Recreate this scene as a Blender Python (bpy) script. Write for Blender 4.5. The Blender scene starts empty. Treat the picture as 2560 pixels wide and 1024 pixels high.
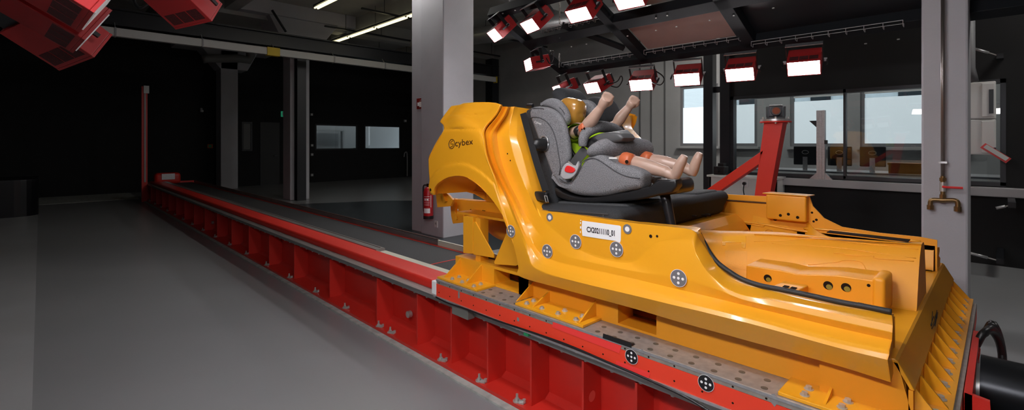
import bpy, bmesh, math, random
from math import radians as R, sin, cos, pi
from mathutils import Vector, Matrix
from mathutils.bvhtree import BVHTree
from mathutils.geometry import tessellate_polygon
random.seed(7)
S = bpy.context.scene
COL = S.collection
# ------------------------------------------------------------------ camera
EYE = 1.5; CT, ST = .6997, .7145; FPX = 1200.0; CX, HY = 1280.0, 357.0
cam_d = bpy.data.cameras.new('camera'); cam = bpy.data.objects.new('camera', cam_d); COL.objects.link(cam)
cam_d.sensor_width = 36; cam_d.lens = 36*FPX/2560; cam_d.shift_y = -(512-HY)/2560
cam_d.clip_start = .05; cam_d.clip_end = 200
cam.location = (0, 0, EYE); cam.rotation_euler = (pi/2, 0, math.atan2(ST, CT)-pi/2)
S.camera = cam
# ------------------------------------------------------------------ exposure, sky
S.view_settings.view_transform = 'Standard'; S.view_settings.look = 'None'
S.view_settings.gamma = 1; S.view_settings.use_curve_mapping = False
S.view_settings.exposure = 0.0
LAMP = 48.0; ADDEDLAMP = 145.0; SKY = 4.5
w = bpy.data.worlds.new('world'); S.world = w; w.use_nodes = True
wn = w.node_tree.nodes; bg = wn['Background']; bg.inputs[0].default_value = (.85, .93, 1, 1); bg.inputs[1].default_value = SKY
# ------------------------------------------------------------------ pixel to place helpers (camera at 0,0,EYE)
def ray(x, y):
    q = (x-CX)/FPX
    return Vector((CT+ST*q, ST-CT*q, -(y-HY)/FPX))
def onX(x, y, X): r = ray(x, y); return r*(X/r.x)+Vector((0, 0, EYE))
def onY(x, y, Y): r = ray(x, y); return r*(Y/r.y)+Vector((0, 0, EYE))
def onZ(x, y, Z): r = ray(x, y); return r*((Z-EYE)/r.z)+Vector((0, 0, EYE))
def atd(x, y, d): return ray(x, y)*d+Vector((0, 0, EYE))
# ------------------------------------------------------------------ materials
MATS = {}
def mat(name, col, rough=.5, metal=0, coat=0, var=0, scale=20, bump=0, bscale=200, emit=0, spec=.5, col2=None, stretch=None):
    if name in MATS: return MATS[name]
    m = bpy.data.materials.new(name); m.use_nodes = True; nt = m.node_tree; b = nt.nodes['Principled BSDF']
    b.inputs['Base Color'].default_value = (*col, 1); b.inputs['Roughness'].default_value = rough
    b.inputs['Metallic'].default_value = metal; b.inputs['Coat Weight'].default_value = coat
    b.inputs['Coat Roughness'].default_value = .12; b.inputs['Specular IOR Level'].default_value = spec
    tc = nt.nodes.new('ShaderNodeTexCoord'); mp = nt.nodes.new('ShaderNodeMapping')
    if stretch: mp.inputs['Scale'].default_value = stretch
    nt.links.new(tc.outputs['Object'], mp.inputs[0])
    n = nt.nodes.new('ShaderNodeTexNoise'); n.inputs['Scale'].default_value = scale; n.inputs['Detail'].default_value = 4
    nt.links.new(mp.outputs[0], n.inputs[0])
    if var or col2:
        c2 = col2 or tuple(min(1, c*(1+var)) for c in col); c1 = col if col2 else tuple(c*(1-var) for c in col)
        r = nt.nodes.new('ShaderNodeValToRGB'); r.color_ramp.elements[0].color = (*c1, 1); r.color_ramp.elements[1].color = (*c2, 1)
        r.color_ramp.elements[0].position = .35; r.color_ramp.elements[1].position = .65
        nt.links.new(n.outputs[0], r.inputs[0]); nt.links.new(r.outputs[0], b.inputs['Base Color'])
    if bump:
        n2 = nt.nodes.new('ShaderNodeTexNoise'); n2.inputs['Scale'].default_value = bscale; n2.inputs['Detail'].default_value = 2
        nt.links.new(tc.outputs['Object'], n2.inputs[0])
        bp = nt.nodes.new('ShaderNodeBump'); bp.inputs['Strength'].default_value = bump; bp.inputs['Distance'].default_value = .002
        nt.links.new(n2.outputs[0], bp.inputs['Height']); nt.links.new(bp.outputs[0], b.inputs['Normal'])
    if emit:
        b.inputs['Emission Color'].default_value = (*col, 1); b.inputs['Emission Strength'].default_value = emit
    MATS[name] = m; return m
ORANGE = mat('orange_paint', (.84, .37, .014), .36, coat=.3, bump=.10, bscale=350)
ORANGE_IN = mat('orange_paint_satin', (.82, .33, .012), .5, coat=.1, bump=.15, bscale=250)
RED = mat('red_paint', (.64, .028, .018), .42, coat=.1, bump=.25, bscale=160)
REDP = mat('red_lamp_paint', (.36, .010, .012), .45)
SLEDR = mat('red_sled_paint', (.86, .055, .022), .42, bump=.1)
STEEL = mat('brushed_steel', (.36, .35, .34), .42, metal=.8, var=.15, scale=60, stretch=(1, .05, 1))
ALU = mat('aluminium', (.55, .55, .56), .38, metal=.75, var=.08, scale=40)
CHROME = mat('zinc_bolt', (.58, .57, .54), .35, metal=.6)
DARKST = mat('dark_steel', (.035, .037, .042), .4, metal=.3)
BLKST = mat('black_steel_paint', (.012, .013, .016), .38)
BLACKW = mat('black_wall_paint', (.0062, .0062, .0068), .75, var=.15, scale=3)
BLACKP = mat('black_plastic', (.012, .012, .013), .35)
RUBBER = mat('black_rubber', (.014, .014, .014), .55, bump=.5, bscale=400)
WHITEW = mat('white_wall_paint', (.40, .40, .395), .8, var=.04, scale=2, bump=.15, bscale=90)
COLW = mat('white_column_paint', (.50, .50, .53), .7, var=.03, scale=3, bump=.5, bscale=60)
CEIL = mat('ceiling_paint', (.42, .42, .40), .9, var=.06, scale=2)
GREYP = mat('grey_plastic', (.35, .35, .36), .4)
WHITEP = mat('white_plastic', (.72, .72, .7), .4)
MAT_D = mat('dark_track_mat', (.035, .035, .037), .7, var=.3, scale=120, bump=.5, bscale=300)
CREAM = mat('cream_guide_strip', (.55, .55, .45), .5)
CONCR = mat('pale_concrete_grout', (.40, .41, .38), .85, var=.18, scale=14, bump=.5, bscale=70)
FABG = mat('grey_melange_fabric', (.085, .085, .092), .9, col2=(.29, .29, .30), scale=330, bump=.6, bscale=500, spec=.2)
FABP = mat('grey_piping', (.06, .06, .065), .8)
FABD = mat('charcoal_fabric', (.030, .032, .035), .85, var=.3, scale=300, bump=.5, bscale=420, spec=.3)
FABM = mat('charcoal_mesh_fabric', (.05, .054, .056), .8, var=.6, scale=500, bump=.8, bscale=600, spec=.3)
VIS = mat('yellow_green_shirt', (.50, .80, .01), .7, var=.1, scale=40)
SKIN = mat('dummy_skin_vinyl', (.44, .29, .225), .32, var=.03, scale=8)
SKINO = mat('dummy_joint_vinyl', (.55, .13, .05), .35)
HEADM = mat('tan_head_vinyl', (.42, .20, .035), .26, coat=.4, var=.12, scale=12)
LEDM = mat('lamp_light_face', (1, .97, 1), .4, emit=LAMP)
LEDADDED = mat('added_lamp_light_face', (1, .97, 1), .4, emit=ADDEDLAMP)
LEDDIM = mat('led_slat_light', (.5, .5, .5), .4, emit=.25)
TUBE = mat('fluorescent_tube_glow', (1, .90, .55), .4, emit=1.6)
FROST = mat('frosted_window_film_daylight', (.80, .88, .92), .6, emit=.85)
BUTR = mat('red_buckle_plastic', (.75, .03, .03), .3)
YEL = mat('yellow_tape', (.75, .52, .02), .5)
BRASS = mat('aged_brass', (.28, .18, .08), .4, metal=.9)
GREEN = mat('green_sign', (.02, .35, .12), .5)
INK = mat('black_ink', (.01, .008, .01), .5)
GREYINK = mat('grey_sticker', (.16, .16, .17), .5)
WHT = mat('white_sticker', (.85, .85, .85), .5)
PLY = mat('pinkish_ceiling_board', (.42, .30, .28), .7, var=.05, scale=4)
def glass():
    m = bpy.data.materials.new('window_glass'); m.use_nodes = True; nt = m.node_tree; nt.nodes.clear()
    o = nt.nodes.new('ShaderNodeOutputMaterial'); t = nt.nodes.new('ShaderNodeBsdfTransparent'); g = nt.nodes.new('ShaderNodeBsdfGlossy')
    t.inputs[0].default_value = (.72, .75, .76, 1); g.inputs['Roughness'].default_value = .01
    f = nt.nodes.new('ShaderNodeFresnel'); f.inputs[0].default_value = 1.6
    mx = nt.nodes.new('ShaderNodeMixShader'); nt.links.new(f.outputs[0], mx.inputs[0]); nt.links.new(t.outputs[0], mx.inputs[1]); nt.links.new(g.outputs[0], mx.inputs[2])
    nt.links.new(mx.outputs[0], o.inputs[0]); return m
GLASS = glass()
def floor_mat():
    m = bpy.data.materials.new('grey_epoxy_floor'); m.use_nodes = True; nt = m.node_tree; b = nt.nodes['Principled BSDF']
    tc = nt.nodes.new('ShaderNodeTexCoord')
    n = nt.nodes.new('ShaderNodeTexNoise'); n.inputs['Scale'].default_value = .8; n.inputs['Detail'].default_value = 5
    nt.links.new(tc.outputs['Object'], n.inputs[0])
    r = nt.nodes.new('ShaderNodeValToRGB'); r.color_ramp.elements[0].color = (.25, .255, .26, 1); r.color_ramp.elements[1].color = (.31, .315, .32, 1)
    nt.links.new(n.outputs[0], r.inputs[0])
    nt.links.new(r.outputs[0], b.inputs['Base Color']); b.inputs['Roughness'].default_value = .3
    n2 = nt.nodes.new('ShaderNodeTexNoise'); n2.inputs['Scale'].default_value = 3; n2.inputs['Detail'].default_value = 3
    nt.links.new(tc.outputs['Object'], n2.inputs[0]); bp = nt.nodes.new('ShaderNodeBump'); bp.inputs['Strength'].default_value = .12; bp.inputs['Distance'].default_value = .01
    nt.links.new(n2.outputs[0], bp.inputs['Height']); nt.links.new(bp.outputs[0], b.inputs['Normal'])
    return m
FLOOR = floor_mat()
FLOORL = mat('light_grey_floor', (.40, .405, .41), .3, var=.05, scale=1.5)
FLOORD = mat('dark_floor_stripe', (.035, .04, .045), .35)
# ------------------------------------------------------------------ mesh helpers
class MB:
    def __init__(s): s.v = []; s.f = []
    def add(s, v, f):
        o = len(s.v); s.v += [Vector(p) for p in v]; s.f += [[i+o for i in q] for q in f]; return s
    def box(s, x0, x1, y0, y1, z0, z1, M=None):
        v = [Vector((x, y, z)) for z in (z0, z1) for y in (y0, y1) for x in (x0, x1)]
        if M: v = [M@p for p in v]
        return s.add(v, [(0, 2, 3, 1), (4, 5, 7, 6), (0, 1, 5, 4), (2, 6, 7, 3), (0, 4, 6, 2), (1, 3, 7, 5)])
    def prism(s, pts, d):
        pts = [Vector(p) for p in pts]; d = Vector(d); n = len(pts); tri = tessellate_polygon([pts])
        return s.add(pts+[p+d for p in pts], [list(t) for t in tri]+[[i+n for i in reversed(t)] for t in tri]+[[i, (i+1) % n, (i+1) % n+n, i+n] for i in range(n)])
    def tube(s, path, rad, seg=10, cap=True, flat=1.0, up=None):
        path = [Vector(p) for p in path]; n = len(path); rr = rad if isinstance(rad, (list, tuple)) else [rad]*n
        up0 = Vector(up) if up else Vector((0, 0, 1)); vs = []; prev = None
        for i, p in enumerate(path):
            t = (path[min(i+1, n-1)]-path[max(i-1, 0)]).normalized()
            if prev is None:
                a = up0-t*up0.dot(t)
                if a.length < .05: a = Vector((1, 0, 0))-t*t.x
            else: a = prev-t*prev.dot(t)
            a.normalize(); prev = a; b = t.cross(a)
            for k in range(seg):
                g = 2*pi*k/seg; vs.append(p+a*(cos(g)*rr[i])+b*(sin(g)*rr[i]*flat))
        fs = [[i*seg+k, i*seg+(k+1) % seg, (i+1)*seg+(k+1) % seg, (i+1)*seg+k] for i in range(n-1) for k in range(seg)]
        if cap: fs += [list(range(seg))[::-1], [(n-1)*seg+k for k in range(seg)]]
        return s.add(vs, fs)
    def cyl(s, a, b, r, seg=16, r2=None): return s.tube([a, b], [r, r if r2 is None else r2], seg)
    def hexbolt(s, c, r=.011, h=.009, ax=(0, 0, 1)):
        c = Vector(c); ax = Vector(ax)
        s.cyl(c, c+ax*.0025, r*1.5, 14); s.cyl(c+ax*.0025, c+ax*(h+.0025), r, 6); return s
    def build(s, name, m, parent=None, smooth=False, bevel=0, auto=None):
        me = bpy.data.meshes.new(name); me.from_pydata([tuple(p) for p in s.v], [], s.f); me.update()
        bm = bmesh.new(); bm.from_mesh(me); bmesh.ops.recalc_face_normals(bm, faces=bm.faces); bm.to_mesh(me); bm.free()
        return fin(name, me, m, parent, smooth, bevel, auto)
def fin(name, me, m, parent=None, smooth=False, bevel=0, auto=None):
    me.materials.append(m); o = bpy.data.objects.new(name, me); COL.objects.link(o)
    if smooth or auto:
        for p in me.polygons: p.use_smooth = True
    if auto: me.set_sharp_from_angle(angle=R(auto))
    if bevel:
        b = o.modifiers.new('bevel', 'BEVEL'); b.width = bevel; b.segments = 2; b.limit_method = 'ANGLE'; b.angle_limit = R(40)
    if parent:
        o.parent = parent; o.matrix_parent_inverse = Matrix.Translation(parent.location).inverted() if not parent.get('_loc') else Matrix()
    return o
def thing(name, label, cat, loc=(0, 0, 0), group=None, local=False):
    o = bpy.data.objects.new(name, None); COL.objects.link(o); o.location = loc; o.empty_display_size = .1
    o['label'] = label; o['category'] = cat
    if group: o['group'] = group
    if local: o['_loc'] = 1
    return o
def tag(o, label, cat, group=None, kind=None):
    if label: o['label'] = label
    if cat: o['category'] = cat
    if group: o['group'] = group
    if kind: o['kind'] = kind
    return o
def struct(o, label=None): o['kind'] = 'structure'; o['category'] = o.name.split('.')[0].split('_')[0]; o['label'] = label or o.name; return o
def box(name, m, x0, x1, y0, y1, z0, z1, parent=None, bevel=0): return MB().box(x0, x1, y0, y1, z0, z1).build(name, m, parent, bevel=bevel)
def rbox(name, m, x0, x1, y0, y1, z0, z1, r, parent=None, seg=5, shear=None):
    bm = bmesh.new(); bmesh.ops.create_cube(bm, size=1)
    for v in bm.verts: v.co = Vector(((x0+x1)/2+v.co.x*(x1-x0), (y0+y1)/2+v.co.y*(y1-y0), (z0+z1)/2+v.co.z*(z1-z0)))
    bmesh.ops.bevel(bm, geom=bm.edges[:], offset=r, segments=seg, profile=.5, affect='EDGES')
    if shear:
        for v in bm.verts: v.co = shear(v.co)
    me = bpy.data.meshes.new(name); bm.to_mesh(me); bm.free()
    return fin(name, me, m, parent, smooth=True)
def cr(pts, n):   # catmull-rom resample over station index
    P = [Vector(p) for p in pts]; out = []; k = len(P)
    for i in range(k-1):
        a, b, c, d = P[max(i-1, 0)], P[i], P[i+1], P[min(i+2, k-1)]
        for j in range(n):
            t = j/n; out.append(.5*((2*b)+(c-a)*t+(2*a-5*b+4*c-d)*t*t+(3*b-a-3*c+d)*t**3))
    out.append(P[-1]); return out
def arclen(pts, n):
    L = [0]
    for a, b in zip(pts, pts[1:]): L.append(L[-1]+(b-a).length)
    out = []; j = 0
    for i in range(n+1):
        t = L[-1]*i/n
        while j < len(L)-2 and L[j+1] < t: j += 1
        f = (t-L[j])/max(1e-9, L[j+1]-L[j]); out.append(pts[j].lerp(pts[j+1], min(1, max(0, f))))
    return out
def puffy(name, m, pxs, Xn, Xf, r, parent, X0=None, sub=4, seg=5, mir=False):
    """rounded cushion: side outline given at plane X0, filled between Xn and Xf"""
    X0 = Xn if X0 is None else X0
    n = len(pxs); pl = [Vector((onX(x, y, X0).y, onX(x, y, X0).z)) for x, y in pxs]; o = []
    for i in range(n):
        a, b, c, d = pl[i-1], pl[i], pl[(i+1) % n], pl[(i+2) % n]
        for j in range(sub):
            t = j/sub; o.append(.5*((2*b)+(c-a)*t+(2*a-5*b+4*c-d)*t*t+(3*b-a-3*c+d)*t**3))
    o = arclen(o+[o[0]], len(o))[:-1]; n = len(o)
    area = sum(o[i].x*o[(i+1) % n].y-o[(i+1) % n].x*o[i].y for i in range(n)); sg = 1 if area > 0 else -1
    nr = []
    for i in range(n):
        t = (o[(i+1) % n]-o[i-1]).normalized(); nr.append(Vector((-t.y, t.x))*sg)
    rings = []
    for k in range(seg+1):
        a = k/seg*pi/2; rings.append((r*(1-sin(a)), Xn+r*(1-cos(a)) if k else Xn))
    rings = rings+[(i, Xf-(x-Xn)) for i, x in reversed(rings)]
    vs = []; fs = []
    for ins, x in rings:
        for i in range(n): p = o[i]+nr[i]*ins; vs.append(Vector((x, p.x, p.y)))
    K = len(rings)
    for k in range(K-1):
        for i in range(n): fs.append([k*n+i, k*n+(i+1) % n, (k+1)*n+(i+1) % n, (k+1)*n+i])
    t0 = tessellate_polygon([vs[:n]]); fs += [list(t) for t in t0]
    t1 = tessellate_polygon([vs[-n:]]); fs += [[i+(K-1)*n for i in t] for t in t1]
    b = MB(); b.add(vs, fs); return b.build(name, m, parent, auto=50)
def line(name, m, pts, rad, parent, n=6, seg=8, smooth=True): return MB().tube(cr(pts, n), rad, seg).build(name, m, parent, smooth=smooth)
def grid_mesh(rows):
    b = MB(); n = len(rows[0])
    b.add([p for r in rows for p in r], [[i*n+j, i*n+j+1, (i+1)*n+j+1, (i+1)*n+j] for i in range(len(rows)-1) for j in range(n-1)]); return b
def text_mesh(s, font_size=1):
    c = bpy.data.curves.new('t', 'FONT'); c.body = s; c.offset = .032 if s[0] == 'C' else 0; c.size = font_size; c.resolution_u = 4; c.fill_mode = 'FRONT'
    o = bpy.data.objects.new('t', c); COL.objects.link(o); bpy.context.view_layer.update()
    me = bpy.data.meshes.new_from_object(o.evaluated_get(bpy.context.evaluated_depsgraph_get()))
    COL.objects.unlink(o); bpy.data.objects.remove(o); return me

# =================================================================== THE HALL
FY1, CZ = 18.4, 5.1
struct(box('floor', FLOOR, -9, 13.2, -6, 19, -.1, 0), 'grey glossy epoxy hall floor')
tl = [onZ(-300, 520, .004), onZ(95, 536, .004), onZ(80, 1024, .004), onZ(75, 1500, .004), Vector((-7, 1.2, .004)), Vector((-8.8, 9, .004))]
struct(MB().prism(tl, (0, 0, -.003)).build('trim_1', FLOORL), 'lighter grey floor area at the left')
struct(box('trim_2', CONCR, -9, 1.86, 16.3, FY1, 0, .006), 'pale kerb strip at the foot of the black end wall')
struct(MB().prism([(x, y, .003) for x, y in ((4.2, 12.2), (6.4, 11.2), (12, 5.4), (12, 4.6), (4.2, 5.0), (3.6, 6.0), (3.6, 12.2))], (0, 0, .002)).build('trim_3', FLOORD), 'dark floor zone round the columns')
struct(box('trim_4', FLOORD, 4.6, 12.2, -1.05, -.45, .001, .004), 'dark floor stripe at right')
struct(box('ceiling', CEIL, -9, 13.2, -6, 19, CZ, CZ+.1), 'grey ceiling')
# end wall with openings for two glazed windows, a small pane, and a door
def wallY(name, y, t, x0, x1, z0, z1, holes, m):
    b = MB(); xs = sorted({x0, x1, *[h[0] for h in holes], *[h[1] for h in holes]})
    for a, c in zip(xs, xs[1:]):
        hs = sorted([h for h in holes if h[0] <= a+1e-6 and h[1] >= c-1e-6], key=lambda h: h[2]); z = z0
        for h in hs:
            if h[2] > z: b.box(a, c, y, y+t, z, h[2])
            z = h[3]
        if z < z1: b.box(a, c, y, y+t, z, z1)
    return b.build(name, m)
def wallX(name, x, t, y0, y1, z0, z1, holes, m):
    b = MB(); ys = sorted({y0, y1, *[h[0] for h in holes], *[h[1] for h in holes]})
    for a, c in zip(ys, ys[1:]):
        hs = sorted([h for h in holes if h[0] <= a+1e-6 and h[1] >= c-1e-6], key=lambda h: h[2]); z = z0
        for h in hs:
            if h[2] > z: b.box(x, x+t, a, c, z, h[2])
            z = h[3]
        if z < z1: b.box(x, x+t, a, c, z, z1)
    return b.build(name, m)
def pxY(x0, x1, y0, y1, Y): a, b = onY(x0, y0, Y), onY(x1, y1, Y); return (a.x, b.x, min(b.z, a.z), max(a.z, b.z))
W1 = pxY(788, 895, 309, 374, FY1); W2 = pxY(911, 1003, 312, 373, FY1); W3 = pxY(605, 632, 304, 377, FY1)
struct(wallY('wall_back', FY1, .15, -9, 13.2, 0, CZ, [W1, W2, W3], BLACKW), 'black painted end wall')
struct(box('wall_left', BLACKW, -9.1, -9, -6, 19, 0, CZ), 'black wall at left')
struct(box('wall_front', WHITEW, -9, 13.2, -6.1, -6, 0, CZ), 'wall behind the camera')
OFFW = mat('office_grey_wall', (.30, .31, .31), .8)
def room_behind():
    struct(box('wall_office', OFFW, 4, 13.2, FY1+1.6, FY1+1.7, 0, CZ), 'pale wall of the office behind the end wall')
    t = thing('window_lightbox', 'strip ceiling lamp glowing in the office behind the far windows', 'lamp', (9, FY1+.8, 2.9))
    box('suspension', GREYP, 8.0, 8.02, FY1+.7, FY1+.72, 2.971, CZ, t); box('suspension', GREYP, 10.6, 10.62, FY1+.7, FY1+.72, 2.971, CZ, t)
    box('diffuser', mat('office_lamp_glow', (1, .98, .95), .5, emit=2.2), 7.0, 11.6, FY1+.6, FY1+.95, 2.88, 2.92, t)
    box('housing', WHITEP, 6.95, 11.65, FY1+.55, FY1+1.0, 2.921, 2.97, t)
    for k, (a, b_) in enumerate(((7.0, 7.8), (8.0, 9.2), (9.75, 10.3))):
        tt = thing('office_shelf', ['grey shelf unit behind the left end of the wide far window', 'pale shelf unit behind the wide far window', 'low green shelf unit behind the right far window'][k], 'shelf', (a, FY1+1.3, 0))
        mm = [GREYP, OFFW, mat('green_cabinet', (.12, .2, .15), .6)][k]; h = [1.7, 2.0, 1.25][k]
        for z in (.02, .6, 1.2, h): box('shelf_board', mm, a, b_, FY1+1.2, FY1+1.5, z, z+.03, tt)
        for x in (a, b_-.03): box('upright', mm, x, x+.03, FY1+1.2, FY1+1.5, 0, h+.03, tt)
room_behind()
for k, W_ in enumerate((W1, W2, W3)):
    t = MB()
    e = .06
    t.box(W_[0], W_[1], FY1+.02, FY1+.08, W_[2], W_[2]+e).box(W_[0], W_[1], FY1+.02, FY1+.08, W_[3]-e, W_[3]).box(W_[0], W_[0]+e, FY1+.02, FY1+.08, W_[2]+e, W_[3]-e).box(W_[1]-e, W_[1], FY1+.02, FY1+.08, W_[2]+e, W_[3]-e)
    f = struct(t.build('window_%d' % (k+1), BLKST), 'black framed window in the far end wall')
    g = box('pane', GLASS if k < 2 else mat('dim_frosted_pane', (.13, .13, .12), .4), W_[0]+e, W_[1]-e, FY1+.045, FY1+.055, W_[2]+e, W_[3]-e, f)
D = pxY(650, 698, 305, 460, FY1)
d = struct(box('door_1', mat('black_door', (.009, .009, .009), .45), D[0], D[1], FY1-.03, FY1-.002, 0, D[3]), 'black door in the end wall')
box('door_handle', DARKST, D[1]-.2, D[1]-.08, FY1-.09, FY1-.03, 1.02, 1.05, d)
# outer wall on the right with daylight windows
OX = 12.0
def pxX(x0, x1, y0, y1, X): a, b = onX(x0, y0, X), onX(x1, y1, X); return (min(a.y, b.y), max(a.y, b.y))
ZB = EYE-7*OX/1/1200*.8; ZW0 = 1.42; ZF = 2.42; ZT = 2.98
wins = [pxX(1190, 1240, 0, 0, OX), pxX(1699, 1795, 0, 0, OX), pxX(1812, 1893, 0, 0, OX), pxX(1975, 2118, 0, 0, OX), pxX(2150, 2420, 0, 0, OX)]
zz = [(1.3, 2.9)]+[(ZW0, ZT)]*4
struct(wallX('wall_right', OX, .25, -6, 19, 0, CZ, [(a, b, z[0], z[1]) for (a, b), z in zip(wins, zz)], WHITEW), 'pale outer wall')
for k, ((a, b), z) in enumerate(zip(wins, zz)):
    e = .07; t = MB(); x0, x1 = OX+.03, OX+.11
    t.box(x0, x1, a, b, z[0], z[0]+e).box(x0, x1, a, b, z[1]-e, z[1]).box(x0, x1, a, a+e, z[0]+e, z[1]-e).box(x0, x1, b-e, b, z[0]+e, z[1]-e)
    f = struct(t.build('window_%d' % (k+4), mat('grey_window_frame', (.22, .22, .23), .5)), 'daylight window in the outer wall')
    if k == 0:
        for j in range(9): box('blind_slat', WHITEP, OX-.03, OX-.025, a+(b-a)*.1*j+.03, a+(b-a)*.1*(j+.9)+.03, z[0]+.02, z[1]-.05, f)
    else:
        box('frosted_pane', FROST, OX+.06, OX+.07, a+e, b-e, z[0]+e, ZF, f)
        box('pane', GLASS, OX+.06, OX+.065, a+e, b-e, ZF, z[1]-e, f)
        if k > 2:
            for j in range(5): box('blind_slat', WHITEP, OX+.02, OX+.05, a+e, b-e, ZF+.08+.09*j, ZF+.15+.09*j, f)
        box('window_sill', WHITEW, OX-.12, OX, a-.06, b+.06, z[0]-.06, z[0]-.01, f)
# neighbouring building outside
nb = thing('neighbour_building', 'bright white building with dark windows seen outside through the daylight windows', 'building', (16, 6, 0))
box('facade', mat('bright_render', (.8, .82, .82), .7), 16, 16.3, -6, 12, 0, 4.4, nb)
for y in (-4, -2.2, .2, 1.4, 3.4, 4.5, 5.4, 6.4, 8): box('window', mat('outside_window', (.03, .035, .04), .2), 15.97, 15.99, y, y+.5, 2.7, 3.07, nb)
# panel seams on outer wall
for y in (onX(1600, 0, 12).y, onX(1628, 0, 12).y, onX(1662, 0, 12).y):
    struct(box('trim_5', mat('seam_dark', (.12, .12, .12), .8), 11.985, 12.0, y-.02, y+.02, 0, CZ), 'vertical joint in the outer wall')
# glazed black partition at X = 8.35
PXX = 8.35
ya = onX(1827, 0, PXX).y; y_r = onX(2515, 0, PXX).y
GZ0, GZ1 = .98, 2.28
struct(wallX('wall_partition', PXX, .1, -6, ya+.12, 0, CZ, [(y_r, ya, GZ0, GZ1)], BLACKW), 'black partition with a long internal window')
for k, (a, b) in enumerate(((1762, 1785), (1803, 1827))):
    ys = sorted((onX(a, 0, PXX).y, onX(b, 0, PXX).y)); struct(box('trim_6', BLKST, PXX-.06, PXX+.1, ys[0], ys[1], 0, 4.2), 'black steel post of the partition')
ys = sorted((onX(1785, 0, PXX).y, onX(1803, 0, PXX).y)); zc = onX(1790, 224, PXX).z
struct(box('trim_7', BLKST, PXX, PXX+.06, ys[0], ys[1], zc-.05, zc+.05), 'black crossbar between the posts')
win = struct(MB().box(PXX-.02, PXX+.12, y_r, ya, GZ0-.01, GZ0+.04).box(PXX-.02, PXX+.12, y_r, ya, GZ1-.05, GZ1).box(PXX-.02, PXX+.12, ya-.05, ya, GZ0, GZ1).box(PXX-.02, PXX+.12, y_r, y_r+.05, GZ0, GZ1)
             .box(PXX-.02, PXX+.06, onX(2112, 0, PXX).y-.015, onX(2112, 0, PXX).y+.015, GZ0, GZ1).build('window_9', DARKST), 'long internal window of the partition')
box('pane', GLASS, PXX+.03, PXX+.04, y_r+.02, ya-.02, GZ0+.02, GZ1-.02, win)
box('window_sill', mat('grey_ledge', (.42, .41, .42), .5), PXX-.16, PXX-.02, -5.9, onX(1940, 0, PXX).y, GZ0-.13, GZ0-.02, win, bevel=.01)
# desk behind the window
dk = thing('office_desk', 'grey desk standing behind the long internal window', 'desk', (9.6, 1.5, 0))
box('desk_top', GREYP, 9.3, 10.1, -1.5, 3.6, 1.0, 1.03, dk); box('leg', GREYP, 9.35, 9.4, -1.4, -1.35, 0, 1.0, dk); box('leg', GREYP, 9.35, 9.4, 3.4, 3.45, 0, 1.0, dk)
for k, (xa, xb) in enumerate(((1985, 2045), (2070, 2130), (2150, 2215))):
    y0, y1 = sorted((onX(xa, 0, 9.5).y, onX(xb, 0, 9.5).y))
    t = thing('computer_monitor', ['dark monitor seen from behind, leftmost on the office desk', 'dark monitor seen from behind, middle of the office desk', 'dark monitor seen from behind, rightmost on the office desk'][k], 'monitor', (9.5, (y0+y1)/2, 1.03), 'monitors behind the glass')
    box('housing', DARKST, 9.47, 9.52, y0, y1, 1.12, 1.44, t, bevel=.01); ym = (y0+y1)/2
    MB().tube([(9.465, ym+.05*cos(a_*pi/8), 1.34+.03*sin(a_*pi/8)) for a_ in range(17)], .004, 6).build('emblem', WHITEP, t)
    box('stand', ALU, 9.45, 9.47, ym-.035, ym+.035, 1.03, 1.26, t)
t = thing('lidded_box', 'brown box on the office desk beside the right column', 'box', (9.5, onX(2270, 0, 9.5).y, 1.03))
rb = mat('brown_card', (.22, .09, .02), .6); yb = onX(2275, 0, 9.5).y
box('lower', rb, 9.4, 9.7, yb-.3, yb+.25, 1.03, 1.16, t); box('lid', rb, 9.39, 9.71, yb-.31, yb+.26, 1.161, 1.19, t)
# low black cabinet at far left
cb = thing('black_cabinet', 'low black rounded cabinet at the far left edge of the hall', 'cabinet', (-.6, 14.3, 0))
pts = [(-3.0, 13.9), (.02, 13.9)]+[(.02+.35*sin(a*pi/12), 14.25-.35*cos(a*pi/12)) for a in range(7)]+[(.37, 15.4), (-3.0, 15.4)]
MB().prism([(x-.42, y, 0) for x, y in pts], (0, 0, .72)).build('body', mat('black_lacquer', (.006, .006, .008), .3), cb)
MB().prism([(x-.42, y, .72) for x, y in pts], (0, 0, .03)).build('top', BLKST, cb)
# --------------------------------------------------------------- columns
def column(n, x0, x1, y0, y1, label, extra=None):
    b = MB().box(x0, x1, y0, y1, 0, CZ)
    if extra: extra(b)
    o = b.build('trim_%d' % n, COLW, bevel=.015); struct(o, label); o.name = 'column'; return o
cA = onZ(1108, 596, 0)
column(8, cA.x, cA.x+.62, cA.y, cA.y+.62, 'large white column behind the rear of the car body', lambda b: b.box(cA.x+.05, cA.x+.6, cA.y+.62, cA.y+.98, 0, CZ))
def cap2(b):
    z0, z1 = 3.9, 4.75
    b.prism([(4.55, 12.95, z0), (5.25, 12.95, z0), (5.9, 12.95, z1), (4.1, 12.95, z1)], (0, .9, 0)); b.box(3.4, 6.4, 12.9, 13.95, z1, CZ)
column(9, 4.62, 5.12, 12.98, 13.5, 'pale column with a flared top in the middle distance', cap2)
def cap3(b): b.prism([(4.1, 17.6, 3.9), (4.9, 17.6, 3.9), (5.2, 17.6, 4.5), (3.6, 17.6, 4.5)], (0, .75, 0)); b.box(2.9, 5.7, 17.55, 18.35, 4.5, CZ)
c3 = onY(552, 300, 17.6).x; c4 = onY(595, 300, 17.6).x
column(10, c3, c4, 17.6, 18.2, 'far pale column against the black end wall', cap3)
column(11, 5.05, 5.45, .18, .455, 'white column at the right carrying a water pipe')
q1 = onY(738, 400, 12.9).x; q2 = onY(760, 400, 12.9).x
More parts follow.
